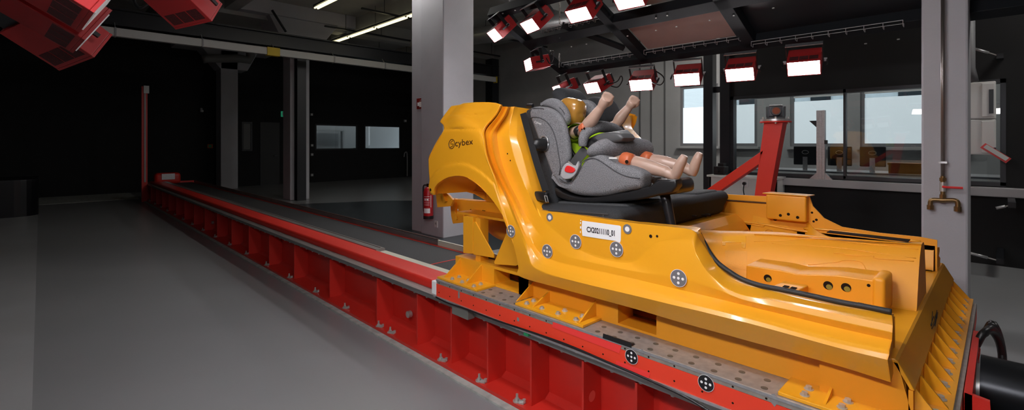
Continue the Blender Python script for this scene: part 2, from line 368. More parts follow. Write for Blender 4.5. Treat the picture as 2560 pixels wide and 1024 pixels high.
struct(MB().box(q1, q2, 12.75, 12.78, 0, 3.75).box(q1, q2, 12.94, 12.97, 0, 3.75).box((q1+q2)/2-.01, (q1+q2)/2+.01, 12.77, 12.95, 0, 3.75).build('trim_12', BLKST), 'black steel post in front of the middle column')
# roof beams and black girder
for k, x in enumerate((3.3, 6.6, 9.9)):
    struct(box('trim_13', CEIL, x-.14, x+.14, -6, FY1, CZ-.35, CZ), 'concrete ceiling rib')
for y in (3.4, 7.6, 13.4): struct(box('trim_14', CEIL, -9, 12, y-.2, y+.2, CZ-.45, CZ), 'concrete ceiling cross beam')
GY = 12.3
def gz(y, x): return EYE+(HY-y)*(GY/ray(x, y).y)/FPX
zt = gz(78, 270); 
girder = struct(MB().box(-8, 11.3, GY-.12, GY+.12, zt+.43, zt+.46).box(-8, 11.3, GY-.12, GY+.12, zt+.12, zt+.15).box(-8, 11.3, GY-.02, GY+.02, zt+.12, zt+.46).build('trim_15', BLKST), 'long black steel girder under the ceiling')
struct(MB().box(11.05, 11.35, 12.25, 12.6, 0, 4.4).build('trim_16', BLKST), 'black steel post carrying the girder at its right end')
ct = thing('cable_trunking', 'long white cable trunking hung under the black girder', 'trunking', (2, GY-.25, zt))
box('channel', mat('white_trunking', (.62, .62, .6), .5), -8, 11.0, GY-.32, GY-.2, zt-.13, zt+.03, ct)
for x in (1.0, 2.45, 3.9, 5.35, 6.8, 8.25, 9.7): MB().box(x, x+.03, GY-.33, GY-.19, zt-.14, zt+.04).cyl((x+.015, GY-.26, zt+.04), (x+.015, GY-.13, zt+.16), .008, 6).build('hanger', GREYP, ct)
for x in (3.75, 9.1): box('yellow_marker', YEL, x, x+.28, GY-.335, GY-.19, zt-.145, zt+.045, ct)
box('end_marker', YEL, 10.98, 11.02, GY-.34, GY-.18, zt-.16, zt+.05, ct)
# fluorescent battens and pipes
def batten(X, Y0, Y1, Z, label, k):
    t = thing('fluorescent_batten', label, 'ceiling lamp', (X, Y0, Z), 'ceiling tube lamps')
    box('rail', DARKST, X-.05, X+.05, Y0, Y1, Z+.06, Z+.1, t); y = Y0; 
    L = (Y1-Y0)/k
    for i in range(k):
        for s in (-.035, .035): MB().cyl((X+s, Y0+L*i+.06, Z+.02), (X+s, Y0+L*(i+1)-.06, Z+.02), .02, 10).build('tube', TUBE, t, smooth=True)
    for yy in (Y0+.3, (Y0+Y1)/2, Y1-.3): MB().cyl((X, yy, Z+.1), (X, yy, CZ), .006, 6).build('hanger', DARKST, t)
a = onZ(815, 114, 4.5); b_ = onZ(1030, 46, 4.5); batten(a.x, b_.y-1.5, a.y, 4.5, 'long row of yellowish tube lamps beside the large white column', 4)
a = onZ(788, 24, 4.6); batten(a.x, a.y-4, a.y, 4.6, 'shorter tube lamp near the top edge left of the large column', 2)
for k, (y, xa, xb) in enumerate(((10.6, 5.4, 12), (12.9, 5.5, 12), (15.2, 5.6, 12))):
    t = thing('conduit_rail', ['dark conduit rail crossing the ceiling, nearest', 'dark conduit rail crossing the ceiling, middle', 'dark conduit rail crossing the ceiling, farthest'][k], 'rail', (xa, y, 4.7), 'conduit rails under the ceiling')
    box('rail', DARKST, xa, xb, y-.03, y+.03, 4.66, 4.7, t)
    for j in range(6): MB().cyl((xa+.6+j*1.1, y, 4.7), (xa+.6+j*1.1, y, CZ), .008, 6).build('rod', DARKST, t)
def added_hall_light(X, Y, k, w_=26):  # unseen ceiling lamps added out of view to brighten the hall
    Z = 4.72; t = thing('ceiling_panel_lamp', 'added unseen ceiling fill lamp above the picture, over the %s' % k, 'ceiling lamp', (X, Y, Z), 'added hall fill lamps above the picture')
    box('housing', DARKST, X-.12, X+.12, Y-.8, Y+.8, Z+.02, Z+.08, t)
    for yy in (Y-.6, Y+.6): MB().cyl((X, yy, Z+.08), (X, yy, CZ), .006, 6).build('hanger', DARKST, t)
    box('diffuser', mat('added_lamp_glow_%d' % w_, (1, .97, .93), .4, emit=w_), X-.11, X+.11, Y-.78, Y+.78, Z, Z+.0199, t)
for X, Y, k, w_ in ((9.8, 3.8, 'partition', 110), (6.4, 5.6, 'white column', 38), (4.2, 7.0, 'track', 32), (-2.6, 4.6, 'left floor', 2), (7.2, -1.6, 'right floor', 45), (0, -2.6, 'floor behind the camera', 4), (10.4, .4, 'office desk', 45)): added_hall_light(X, Y, k, w_)
def pipe(name, label, pts, r, m): return tag(MB().tube(pts, r, 14).build(name, m, smooth=True), label, 'pipe')
DUCT = mat('dull_duct', (.22, .22, .215), .5)
pa = [onY(506, 148, 17.0), onY(520, 146, 17.0), onY(600, 146, 17.0), onY(622, 150, 17.0), onY(626, 140, 17.0), onY(626, 110, 17.0)]
pipe('bent_pipe', 'grey bent pipe round the top of the far column', pa, .13, DUCT)
pipe('ceiling_duct', 'wide grey duct running under the ceiling towards the upper left', [(1.9, 6, 4.55), (1.9, 16, 4.55)], .16, DUCT)
pipe('ceiling_pipe', 'thin grey pipe running beside the wide ceiling duct', [(2.5, 5, 4.6), (2.5, 17, 4.6)], .06, DUCT)
pipe('spiral_duct', 'ribbed silver duct beyond the overhead lamp frame', [(9.3, 5.3, 4.35), (7.8, 12.0, 4.35)], .22, ALU)
pipe('diagonal_pipe', 'thin slanting pipe at the flared column top', [onY(680, 25, 12.8), onY(715, 80, 12.8)], .03, DARKST)
# --------------------------------------------------------------- wall details
def plate(name, m, x0, x1, y0, y1, Y, t, parent=None): a = pxY(x0, x1, y0, y1, Y); return box(name, m, a[0], a[1], Y-t, Y-.001, a[2], a[3], parent)
t = thing('exit_sign', 'small green exit sign by the middle column', 'sign', onY(707, 285, FY1)); plate('panel', mat('green_exit_panel', (.03, .4, .2), .5, emit=.25), 702, 713, 278, 292, FY1, .05, t)
z = pxY(705, 708, 280, 289, FY1); MB().box(z[0], z[1], FY1-.055, FY1-.051, z[2], z[3]).build('running_figure', WHT, t)
for k, (x, y, l) in enumerate(((778, 286, 'white box on the end wall right of the middle column, highest'), (779, 363, 'white call box beside the left far window'), (779, 386, 'white socket box below the call box'), (779, 437, 'white socket low on the end wall'), (1012, 302, 'small white box right of the right far window'))):
    t = thing('wall_box', l, 'wall box', onY(x, y, FY1), 'white boxes on the end wall'); plate('body', GREYP, x-3, x+3, y-3, y+3, FY1, .06, t); plate('cover', WHITEP, x-2, x+2, y-2, y+2, FY1, .066, t)
t = thing('emergency_stop', 'orange emergency call box left of the far column', 'switch', onY(524, 365, FY1)); plate('body', mat('orange_box', (.5, .12, .01), .5), 518, 531, 360, 370, FY1, .06, t)
c = onY(525, 365, FY1-.06); MB().cyl(c, c-Vector((0, .03, 0)), .045, 12).build('button', GREEN, t)
t = thing('wall_sensor', 'small white sensor on the end wall left of the far column', 'sensor', onY(503, 275, FY1)); plate('body', GREYP, 500, 505, 270, 280, FY1, .08, t); plate('foot', WHITEP, 502, 507, 275, 280, FY1, .1, t)
pipe('hose_hook', 'thin pale hooked pipe at the right end of the black end wall', cr([onY(1010, 392, 18.2), onY(1012, 382, 18.2), onY(1017, 381, 18.2), onY(1018, 400, 18.2), onY(1018, 440, 18.2)], 6), .02, GREYP)
# signs and extinguisher on the large column (its left face X = cA.x)
t = thing('extinguisher_sign', 'red fire extinguisher sign on the large white column', 'sign', onX(1043, 258, cA.x))
Pq = [onX(1036, 246, cA.x), onX(1050, 246, cA.x), onX(1050, 271, cA.x), onX(1036, 271, cA.x)]
y0, y1 = sorted((Pq[0].y, Pq[1].y)); z1_, z0_ = Pq[0].z, Pq[2].z; xo = cA.x+.05 if y0 > cA.y+.62 else cA.x
box('panel', mat('sign_red', (.3, .02, .015), .5), xo-.006, xo-.001, y0, y1, z0_, z1_, t)
MB().cyl((xo-.008, y1-.06, z0_+.05), (xo-.008, y1-.06, z1_-.07), .02, 8).box(xo-.0075, xo-.0065, y0+.02, y0+.09, z0_+.03, z0_+.12).box(xo-.0075, xo-.0065, y0+.03, y0+.07, z0_+.14, z1_-.03).build('symbol', WHT, t)
def extinguisher():
    c = onX(1071, 540, cA.x-.1); x, y = c.x, c.y; zb = onX(1071, 546, cA.x-.1).z; zt_ = onX(1071, 462, cA.x-.1).z
    t = thing('fire_extinguisher', 'red fire extinguisher hanging on the large white column', 'fire extinguisher', (x, y, zb)); r = .078; H = zt_-zb
    prof = [(zb+.05, r), (zb+H*.8, r), (zb+H*.88, r*.85), (zb+H*.93, r*.5), (zb+H*.95, r*.3)]
    MB().tube([(x, y, z) for z, _ in prof], [q for _, q in prof], 24).build('tank', mat('extinguisher_red', (.42, .012, .015), .3, coat=.4), t, auto=40)
    MB().cyl((x, y, zb), (x, y, zb+.05), r*1.03, 24).build('foot', BLACKP, t, auto=40)
    MB().box(x-.02, x+.02, y-.02, y+.02, zb+H*.94, zb+H*1.02).box(x-.015, x+.015, y-.09, y+.03, zb+H*1.0, zb+H*1.04).build('valve', BLACKP, t)
    line('hose', BLACKP, [(x, y+.02, zb+H*.98), (x-.03, y+.09, zb+H*.97), (x-.03, y+.1, zb+H*.7), (x-.03, y+.095, zb+H*.4), (x-.03, y+.085, zb+H*.2)], .011, t)
    def lab(a0, a1, z0, z1, m, nm, rr=1.012):
        rows = [[(x+cos(a)*r*rr, y+sin(a)*r*rr, z) for a in [R(a0+(a1-a0)*i/8) for i in range(9)]] for z in (z0, z1)]; grid_mesh(rows).build(nm, m, t)
    lab(175, 255, zb+H*.18, zb+H*.32, WHT, 'label'); 
    for j in range(5): lab(180, 250, zb+H*(.42+.06*j), zb+H*(.425+.06*j)+.003, WHT, 'print_line')
    lab(185, 205, zb+H*.56, zb+H*.61, WHT, 'pictogram'); lab(215, 235, zb+H*.56, zb+H*.61, WHT, 'pictogram')
    lab(262, 268, zb+H*.35, zb+H*.7, WHT, 'print_line')
    MB().box(x, cA.x, y-.03, y+.03, zb+H*.75, zb+H*.8).build('bracket', DARKST, t)
extinguisher()
t = thing('wall_socket', 'small white socket low on the large column', 'socket', onX(1091, 558, cA.x)); c = onX(1091, 558, cA.x)
box('frame', WHITEP, c.x-.012, c.x-.001, c.y-.04, c.y+.04, c.z-.06, c.z+.04, t); MB().cyl((c.x-.012, c.y, c.z), (c.x-.016, c.y, c.z), .02, 16).build('insert', GREYP, t)
# water pipe on right column (face X=5.05)
def water():
    X = 4.99; c = lambda x, y: onX(x, y, X)
    t = thing('water_pipe', 'vertical copper water pipe with a red lever tap on the right column', 'pipe', c(2357, 490))
    MB().tube([c(2357, -60), c(2357, 440)], .0125, 14).build('riser', mat('dull_copper', (.3, .26, .24), .35, metal=.8), t, smooth=True)
    MB().tube([c(2357, 440), c(2357, 500)], .015, 14).cyl(c(2357, 444), c(2357, 452), .021, 8).cyl(c(2357, 486), c(2357, 496), .02, 8).build('lower_pipe', BRASS, t, auto=40)
    MB().cyl(c(2357, 455), c(2357, 478), .02, 12).build('valve_body', CHROME, t, auto=40)
    a, b = c(2367, 467), c(2408, 469); MB().box(-.001, .0, 0, 0, 0, 0).tube([c(2357, 466)+Vector((-.02, 0, 0)), a+Vector((-.03, 0, 0)), b+Vector((-.03, 0, 0))], .009, 8).build('lever', BUTR, t)
    MB().tube(cr([c(2326, 520), c(2326, 505), c(2332, 499), c(2357, 500), c(2385, 500), c(2394, 506), c(2394, 525)], 5), .016, 12).cyl(c(2326, 512), c(2326, 523), .022, 8).cyl(c(2394, 516), c(2394, 528), .022, 8).cyl(c(2350, 500), c(2364, 500), .021, 10).build('outlet_tee', BRASS, t, auto=40)
    MB().box(X-.015, 5.05, c(2368, 405).y, c(2347, 405).y, c(2357, 408).z, c(2357, 403).z).build('clamp', ALU, t)
water()
pipe('grey_downpipe', 'grey pipe running down the wall right of the right column', [onX(2422, -40, 7.8), onX(2423, 170, 7.8), onX(2432, 205, 7.8)], .055, mat('pipe_grey', (.2, .2, .21), .5))
def cabinets():
    X = 8.1
    for k, (y0, y1) in enumerate(((207, 296), (299, 387))):
        a, b = onX(2412, y0, X), onX(2490, y1, X)
        t = thing('switch_cabinet', ['white switch cabinet beside the right column, upper of two', 'white switch cabinet beside the right column, lower of two'][k], 'cabinet', (X, b.y, b.z), 'switch cabinets')
        box('housing', WHITEP, X-.0, 8.33, b.y, a.y, b.z, a.z, t, bevel=.012)
        box('door', WHITEP, X-.02, X-.002, b.y+.01, (a.y+b.y)/2-.01, b.z+.02, a.z-.02, t, bevel=.01)
        if k == 0: box('hinge', DARKST, X-.03, X-.021, b.y+.02, b.y+.06, b.z+.06, a.z-.1, t)
cabinets()
t = thing('hand_lamp', 'red and white hand lamp leaning under the switch cabinets', 'lamp', onX(2480, 385, 8.0)); c = onX(2487, 377, 8.0)
M_ = Matrix.Translation(c)@Matrix.Rotation(R(40), 4, 'X'); MB().box(-.03, .03, -.16, .12, -.05, .02, M_).build('housing', BUTR, t); MB().box(-.04, -.031, -.14, .1, -.03, .015, M_).build('lens', WHITEP, t); box('hook', DARKST, 8.0, 8.349, c.y-.01, c.y+.01, c.z+.02, c.z+.04, t)
for k, (p1, p2, l) in enumerate(((onX(2430, 120, 8.2), onX(2500, 140, 8.2), 'silver turnbuckle of the bracing wire near the top right edge'), (onX(2490, 520, 7.6), onX(2530, 512, 7.6), 'silver turnbuckle beside the right edge at sill height'), (onX(2425, 632, 7.6), onX(2500, 652, 7.6), 'silver turnbuckle low on the black wall at right'))):
    t = thing('turnbuckle', l, 'turnbuckle', p1, 'turnbuckles at the right wall'); MB().cyl(p1, p1.lerp(p2, .6), .016, 8).build('body', ALU, t, smooth=True); MB().cyl(p1.lerp(p2, .6), p2, .007, 6).build('rod', CHROME, t); MB().box(p2.x-.02, 8.349, p2.y-.03, p2.y+.03, p2.z-.03, p2.z+.03).build('bracket', BLKST, t)
# aluminium profile post standing on the window ledge, cable shelf at left
t = thing('profile_post', 'grey slotted aluminium profile post on the window ledge', 'post', onX(2052, 446, 8.25)); c = onX(2052, 446, 8.25); zt_ = onX(2052, 276, 8.25).z; zb = GZ0-.02
b = MB(); 
for s in (-.055, -.02, .02): b.box(8.22, 8.30, c.y+s, c.y+s+.03, zb, zt_)
b.box(8.23, 8.29, c.y-.05, c.y+.05, zb, zt_); b.build('profile', ALU, t)
MB().prism([(8.24, c.y+.05, zb), (8.24, c.y+.15, zb), (8.24, c.y+.05, zb+.1)], (.05, 0, 0)).build('foot_bracket', ALU, t); MB().prism([(8.24, c.y-.05, zb), (8.24, c.y-.15, zb), (8.24, c.y-.05, zb+.1)], (.05, 0, 0)).build('foot_bracket', ALU, t)
zz_ = onX(2042, 318, 8.25).z; MB().prism([(8.24, c.y+.055, zz_+.0), (8.24, c.y+.15, zz_+.1), (8.24, c.y+.055, zz_+.1)], (.05, 0, 0)).build('small_shelf', DARKST, t)
box('switch', BLACKP, 8.2, 8.25, c.y-.09, c.y-.055, onX(2060, 360, 8.25).z, onX(2060, 350, 8.25).z, t)
t = thing('white_wall_cabinet', 'low white sideboard with a socket under the partition posts', 'cabinet', (8.1, 3.0, 0))
ya_, yb_ = onX(1770, 450, 7.9).y, onX(1945, 450, 7.9).y; zt_ = onX(1770, 436, 7.9).z; zb_ = onX(1900, 484, 7.9).z
box('top', WHITEP, 7.85, 8.28, yb_, ya_, zt_-.03, zt_, t); box('front', WHITEP, 7.9, 7.93, yb_+.02, ya_-.02, zb_-.05, zt_-.031, t); box('side', WHITEP, 7.9, 8.28, ya_-.05, ya_-.021, 0, zt_-.031, t); box('side', WHITEP, 7.9, 8.28, yb_+.02, yb_+.05, 0, zt_-.031, t)
c = onX(1863, 458, 7.9); box('socket', WHT, 7.885, 7.899, c.y-.05, c.y+.05, c.z-.05, c.z+.05, t); MB().cyl((7.84, c.y, c.z), (7.884, c.y, c.z), .025, 12).tube(cr([(7.86, c.y, c.z), (7.85, c.y+.01, c.z-.1), (7.87, c.y, c.z-.2)], 4), .008, 6).build('plug', BLACKP, t)
t = thing('black_camera', 'small black camera standing on the white sideboard left of the red arm', 'camera', onX(1800, 436, 8.0)); c = onX(1802, 436, 8.0)
box('body', BLACKP, 7.95, 8.12, c.y-.08, c.y+.1, zt_, zt_+.14, t, bevel=.01); MB().cyl((7.95, c.y+.03, zt_+.07), (7.87, c.y+.03, zt_+.07), .035, 16).build('lens', BLACKP, t); box('top_unit', BLACKP, 7.98, 8.1, c.y-.05, c.y+.04, zt_+.141, zt_+.19, t)
# =================================================================== TRACK
def track():
    t = thing('crash_sled_track', 'long red steel track with riveted stiffeners running into the dark back of the hall', 'track', (2.1, 6, 0))
    Y0, Y1 = -2.2, 15.6
    MB().box(1.905, 2.2, Y0, Y1, .006, .032).box(2.1, 2.115, Y0, Y1, .032, .42).box(1.97, 2.2, Y0, Y1, .40, .42).prism([(2.1, Y0, .032), (2.06, Y0, .032), (2.1, Y0, .06)], (0, Y1-Y0, 0)).build('beam', RED, t)
    box('end_plate', RED, 1.93, 3.0, Y1, Y1+.02, .0, .47, t)
    ys = [-1.9, -1.5, -1.1, -.75, -.4, -.05, .28, .58, .87, 1.177, 1.481, 1.841, 2.205, 2.571, 2.977, 3.567, 4.465, 5.363]
    while ys[-1] < 15: ys.append(ys[-1]+.8)
    for i, y in enumerate(ys):
        b = MB(); b.box(1.95, 2.099, y-.006, y+.006, .033, .399); o = b.build('stiffener', RED, t)
    for y in (1.481, 1.177):
        z = .2; MB().cyl((2.02, y-.007, z), (2.02, y-.0066, z), .028, 20).build('round_hole', mat('hole_seen_red', (.85, .12, .09), .5), t)
    box('running_plate', STEEL, 1.925, 2.012, 2.66, Y1, .42, .452, t, bevel=.004)
    box('running_plate', STEEL, 1.925, 2.012, Y0, 2.655, .42, .45, t)
    n = 0; y = Y0+.1
    while y < Y1 and n < 98:
        if y > .2:
            MB().cyl((1.955, y, .402), (1.955, y, .419), .009, 8).build('plate_bolt', CHROME, t); n += 1
        y += .155 if y < 6 else .2
    rbox('guide_rail', RED, 2.014, 2.235, 2.3, Y1, .40, .505, .03, t)
    box('guide_rail', RED, 2.014, 2.235, Y0, 2.299, .40, .478, t)
    yc = onX(963, 628, 2.33).y
    box('guide_strip', STEEL, 2.236, 2.33, yc, Y1, .43, .503, t); box('guide_strip', CREAM, 2.236, 2.335, Y0, yc-.002, .43, .48, t)
    box('groove', mat('groove_brown', (.05, .02, .012), .6), 2.30, 2.312, yc+.05, Y1, .5031, .505, t)
    box('track_bed', MAT_D, 2.331, 2.93, Y0, Y1, .40, .425, t)
    ysm = onX(1110, 645, 2.6).y; box('red_line', RED, 2.931, 2.965, Y0, Y1, .40, .428, t); box('red_line', RED, 2.34, 2.93, ysm-.01, ysm+.01, .4251, .427, t)
    yw = onX(1097, 600, 2.98).y
    box('side_guard', STEEL, 2.966, 2.98, yw, Y1-.3, .40, .486, t); box('side_guard', CREAM, 2.966, 2.985, Y0, yw-.002, .40, .482, t)
    box('guard_edge', mat('groove_brown', (0, 0, 0)), 2.962, 2.984, yw, Y1-.3, .4861, .492, t)
    box('far_beam', RED, 2.99, 3.2, Y0, Y1, .0, .40, t)
    # anchor bolts: stud with nut, washer and a small clamp screw beside it
    for i, y in enumerate([15.0, 14.2, 13.4, 12.6, 11.8, 11.0, 10.2, 9.4, 8.6, 7.8, 7.0, 6.2, 5.45, 4.75, 4.1, 3.50, 3.32, 2.66, 2.26, 1.93, 1.67, 1.36, 1.05, .75, .4]):
        X = 1.93; b = MB()
        b.cyl((X, y, .032), (X, y, .037), .024, 20).cyl((X, y, .037), (X, y, .05), .014, 6).cyl((X, y, .05), (X, y, .075), .0075, 8).cyl((X+.012, y-.045, .037), (X+.012, y-.045, .057), .010, 8).cyl((X, y-.02, .032), (X+.012, y-.045, .037), .016, 12)
        b.build('anchor_bolt', CHROME, t, auto=40)
    for y in (3.25, 9.3): MB().cyl((2.07, y, .16), (2.04, y, .16), .026, 16).cyl((2.04, y, .16), (2.035, y, .16), .014, 12).build('side_plug', CHROME, t, auto=40)
    struct(MB().box(1.855, 1.904, Y0, 15.7, 0, .012).build('trim_17', CONCR), 'pale grout kerb along the track foot')
    tb = thing('track_buffer', 'red rounded buffer with a silver plate at the far end of the track', 'buffer', (2.75, 15.4, .43))
    c = onY(419, 442, 15.3); rbox('housing', RED, c.x-.28, c.x+.28, 15.2, 15.5, .43, .72, .08, tb); box('plate', ALU, c.x-.14, c.x+.14, 15.18, 15.199, .55, .70, tb)
    p = thing('marker_pole', 'tall thin red pole with a silver strip at the far track end', 'pole', onY(362, 456, 15.3))
    c = onY(361.5, 456, 15.3); zt_ = onY(361, 216, 15.3).z
    box('pole', RED, c.x-.06, c.x+.06, 15.3, 15.36, .0, zt_, p); box('light_strip', GREYP, c.x-.01, c.x+.025, 15.285, 15.299, .5, zt_-.15, p); box('cap', WHITEP, c.x-.02, c.x+.09, 15.27, 15.299, zt_-.17, zt_+.02, p)
track()
# =================================================================== SLED
DX0, DX1, DY0, DY1, DZ = 1.875, 3.76, .10, 2.634, .596
def sticker5(parent, c, nrm, r, m=GREYINK, up=Vector((0, 0, 1))):
    nrm = nrm.normalized(); u = (up-nrm*up.dot(nrm)).normalized(); v = u.cross(nrm); c = Vector(c)
    o = MB().add([c+nrm*.0015+u*cos(a*pi/18)*r+v*sin(a*pi/18)*r for a in range(36)], [list(range(36))]).build('target_sticker', m, parent)
    b = MB(); b.add([c+nrm*.0012+u*cos(a*pi/18)*r*1.05+v*sin(a*pi/18)*r*1.05 for a in range(36)], [list(range(36))])
    for a_, b2 in ((0, 0), (.55, 0), (-.55, 0), (0, .55), (0, -.55)):
        q = c+nrm*.0021+u*a_*r+v*b2*r; b.add([q+u*cos(a*pi/8)*r*.17+v*sin(a*pi/8)*r*.17 for a in range(16)], [list(range(16))])
    d_ = b.build('white_dots', WHT, parent); d_.parent = o; d_.matrix_parent_inverse = Matrix.Translation(parent.location).inverted() if False else Matrix(); 
    o.matrix_parent_inverse = Matrix.Translation(parent.location).inverted(); d_.matrix_parent_inverse = o.matrix_parent_inverse.inverted() @ Matrix.Translation(parent.location).inverted() if False else Matrix()
    return o
def sled():
    t = thing('crash_sled', 'red and silver crash sled carrying the orange car body', 'sled', (2.8, 1.4, .48))
    box('deck_plate', mat('deck_steel', (.40, .36, .32), .5, metal=.5, var=.1, scale=30), DX0, DX1, DY0, DY1, DZ-.03, DZ, t, bevel=.002)
    side = box('side_plate', SLEDR, DX0, DX0+.03, DY0, DY1, .485, DZ-.0305, t)
    box('top_trim', ALU, DX0-.003, DX0+.001, DY0, DY1, DZ-.012, DZ-.001, t)
    box('lower_rail', ALU, DX0-.006, DX0+.06, DY0, DY1+.03, .474, .4845, t)
    box('end_plate', SLEDR, DX0+.031, DX1, DY1-.03, DY1, .51, DZ-.0305, t); box('end_plate', SLEDR, DX0+.031, DX1, DY0, DY0+.03, .51, DZ-.0305, t)
    box('side_plate', SLEDR, DX1-.03, DX1, DY0+.031, DY1-.031, .485, DZ-.0305, t)
    # countersunk screws in the deck, tapped holes in the side
    k = 0; y = DY1-.16; HOLE = mat('hole_dark', (.02, .012, .008), .9, spec=.05)
    while y > .15:
        for s, X in ((0, 1.905), (.012, 1.975)):
            if not (1.42 < y+s < 1.91 or y+s > 2.22 or y+s < .57) and k < 96:
                MB().cyl((X, y+s, DZ-.001), (X, y+s, DZ+.0012), .0125, 16).cyl((X, y+s, DZ+.001), (X, y+s, DZ+.0018), .006, 6).build('deck_screw', mat('dark_screw', (.16, .145, .115), .45, metal=.5), t, auto=40); k += 1
        y -= .093
    y = DY1-.03; j = 0
    while y > .3:
        for z in (.575, .513): MB().cyl((DX0-.0008, y, z), (DX0+.001, y, z), .0042, 10).build('tapped_hole', HOLE, t)
        y -= .118; j += 1
    # torn silver patches and red tape, black tape
    for (x, y_, w_, h_) in ((1147, 735, 8, 26), (1297, 774, 13, 12), (1295, 798, 8, 14), (1605, 880, 14, 18), (1934, 998, 22, 34)):
        c = onX(x, y_, DX0-.0012); rr = c.x/ray(x, y_).x/FPX; n_ = 9
        MB().add([Vector((DX0-.0012, c.y-(w_*.5)*rr*1.3*cos(a*2*pi/n_)*random.uniform(.6, 1.1), c.z+h_*.5*rr*sin(a*2*pi/n_)*random.uniform(.6, 1.1))) for a in range(n_)], [list(range(n_))]).build('bare_patch', mat('bare_metal', (.3, .29, .29), .5, metal=.3), t)
    TAPE = mat('bright_red_tape', (.95, .05, .045), .5)
    def strip(nm, m, pts, off=.0018): MB().add([Vector((DX0-off, onX(x, y, DX0).y, onX(x, y, DX0).z)) for x, y in pts], [list(range(len(pts)))]).build(nm, m, t)
    strip('red_tape', TAPE, [(1383, 803), (1555, 862), (1548, 882), (1381, 817)]); strip('red_tape', TAPE, [(1541, 900), (1627, 931), (1622, 944), (1539, 915)])
    strip('black_tape', BLACKP, [(1509, 832), (1580, 858), (1580, 869), (1508, 844)], .004)
    y0_, y1_ = onX(1509, 832, DX0).y, onX(1580, 860, DX0).y; MB().add([(DX0-.004, y0_, DZ+.001), (DX0-.004, y1_, DZ+.001), (DX0+.03, y1_, DZ+.0015), (DX0+.03, y0_, DZ+.0015)], [(0, 1, 2, 3)]).build('black_tape', BLACKP, t)
    for x, y_ in ((1579, 891), (1765, 957)): sticker5(t, onX(x, y_, DX0-.003), Vector((-1, 0, 0)), .031, INK)
    # small studs under lower rail
    y = DY1-.1
    while y > .35: MB().cyl((DX0+.03, y, .455), (DX0+.03, y, .474), .009, 8).build('rail_stud', CHROME, t); y -= .21
    box('magnet_block', mat('zinc_grey', (.33, .33, .3), .45, metal=.6), DX0+.005, DX0+.06, onX(1168, 780, DX0).y, onX(1128, 770, DX0).y, .405, .473, t, bevel=.003)
    c = onX(1086, 712, DX0); box('sensor_box', WHT, DX0+.0, DX0+.07, DY1+.002, DY1+.055, .487, .575, t, bevel=.004)
    box('green_clip', GREEN, DX0+.0, DX0+.02, onX(1320, 828, DX0).y, onX(1309, 826, DX0).y, .455, .473, t)
    ca = tag(MB().tube(cr([onX(1090, 742, 1.87), onX(1120, 757, 1.868), onX(1165, 772, 1.862), onX(1240, 800, 1.866), onX(1330, 830, 1.866), onX(1420, 862, 1.868), onX(1520, 905, 1.866), onX(1620, 948, 1.868), onX(1720, 995, 1.868), onX(1800, 1045, 1.868)], 6), .0055, 8).build('sled_cable', BLACKP, smooth=True), 'thin black cable drooping along the lower edge of the sled', 'cable')
sled()
# =================================================================== CAR BODY
U = [
 [(1252,261),(1238,288),(1210,322),(1209,350),(1217,396),(1238,450),(1253,500),(1268,550),(1285,615),(1292,645),(1296,668),(1301,691),(1400,720),(1500,747.5),(1600,775),(1680,799),(1730,813),(1765,822.5),(1815,836),(1880,854),(1980,881),(2100,915),(2227,955)],
 [(1255,263),(1241,289),(1214,323),(1213,350),(1221,396),(1243,450),(1267,500),(1287,550),(1307,600),(1322,640),(1331,664),(1360,680),(1400,693),(1500,718),(1600,741.5),(1680,761),(1730,772.5),(1765,781),(1815,793.5),(1880,809.5),(1980,837),(2100,870),(2219,899)],
 [(1257.5,266),(1245,290),(1219,325),(1217,350),(1226,396),(1249,450),(1272,500),(1292,550),(1313,600),(1326,636),(1338,658),(1365,672),(1400,683),(1500,708),(1600,731),(1680,748.5),(1730,760.5),(1765,769),(1815,781),(1880,798),(1980,826),(2100,858.5),(2223,885)],
 [(1265,266),(1254,289),(1229,325),(1224,350),(1232,396),(1254,450),(1278,500),(1299,550),(1320,600),(1332,628),(1347,651),(1370,663),(1400,674),(1500,699),(1600,721),(1680,740),(1730,752),(1765,761),(1815,773.5),(1880,790),(1980,817),(2100,848),(2222,874.5)],
 [(1270,267),(1260,290),(1236,325),(1231,350),(1239,396),(1262,450),(1287,500),(1308,550),(1328,597),(1339,618),(1355,637),(1375,647),(1402,656),(1500,678),(1600,700),(1680,719),(1730,730.6),(1765,739),(1815,751),(1880,767),(1980,791),(2100,820),(2230,849.5)],
 [(1276,267),(1266,290),(1247,320),(1243,345),(1252,396),(1271,450),(1296,500),(1322,550),(1345,580),(1360,597),(1375,610),(1395,627),(1420,641),(1500,660),(1600,680),(1680,692),(1725,700),(1752,710),(1797,725),(1860,749),(1970,774),(2100,803),(2231,831)],
 [(1286,266),(1277,300),(1273,322),(1274,345),(1287,396),(1307,450),(1328,497),(1343,528),(1358,550),(1373,564),(1390,578),(1411,596),(1436,616),(1500,645),(1580,654),(1640,608),(1722,600),(1742,638),(1776,687),(1840,732),(1960,756),(2100,785),(2232,812)],
 [(1295,268),(1292,302),(1292,325),(1293,345),(1306,390),(1320,440),(1335,497),(1344,521),(1356,526),(1380,529),(1400,531),(1425,535),(1450,538),(1510,547),(1590,558),(1680,567),(1733,576),(1754,604),(1797,664),(1853,705),(1959,733),(2100,764),(2229,786)],
]
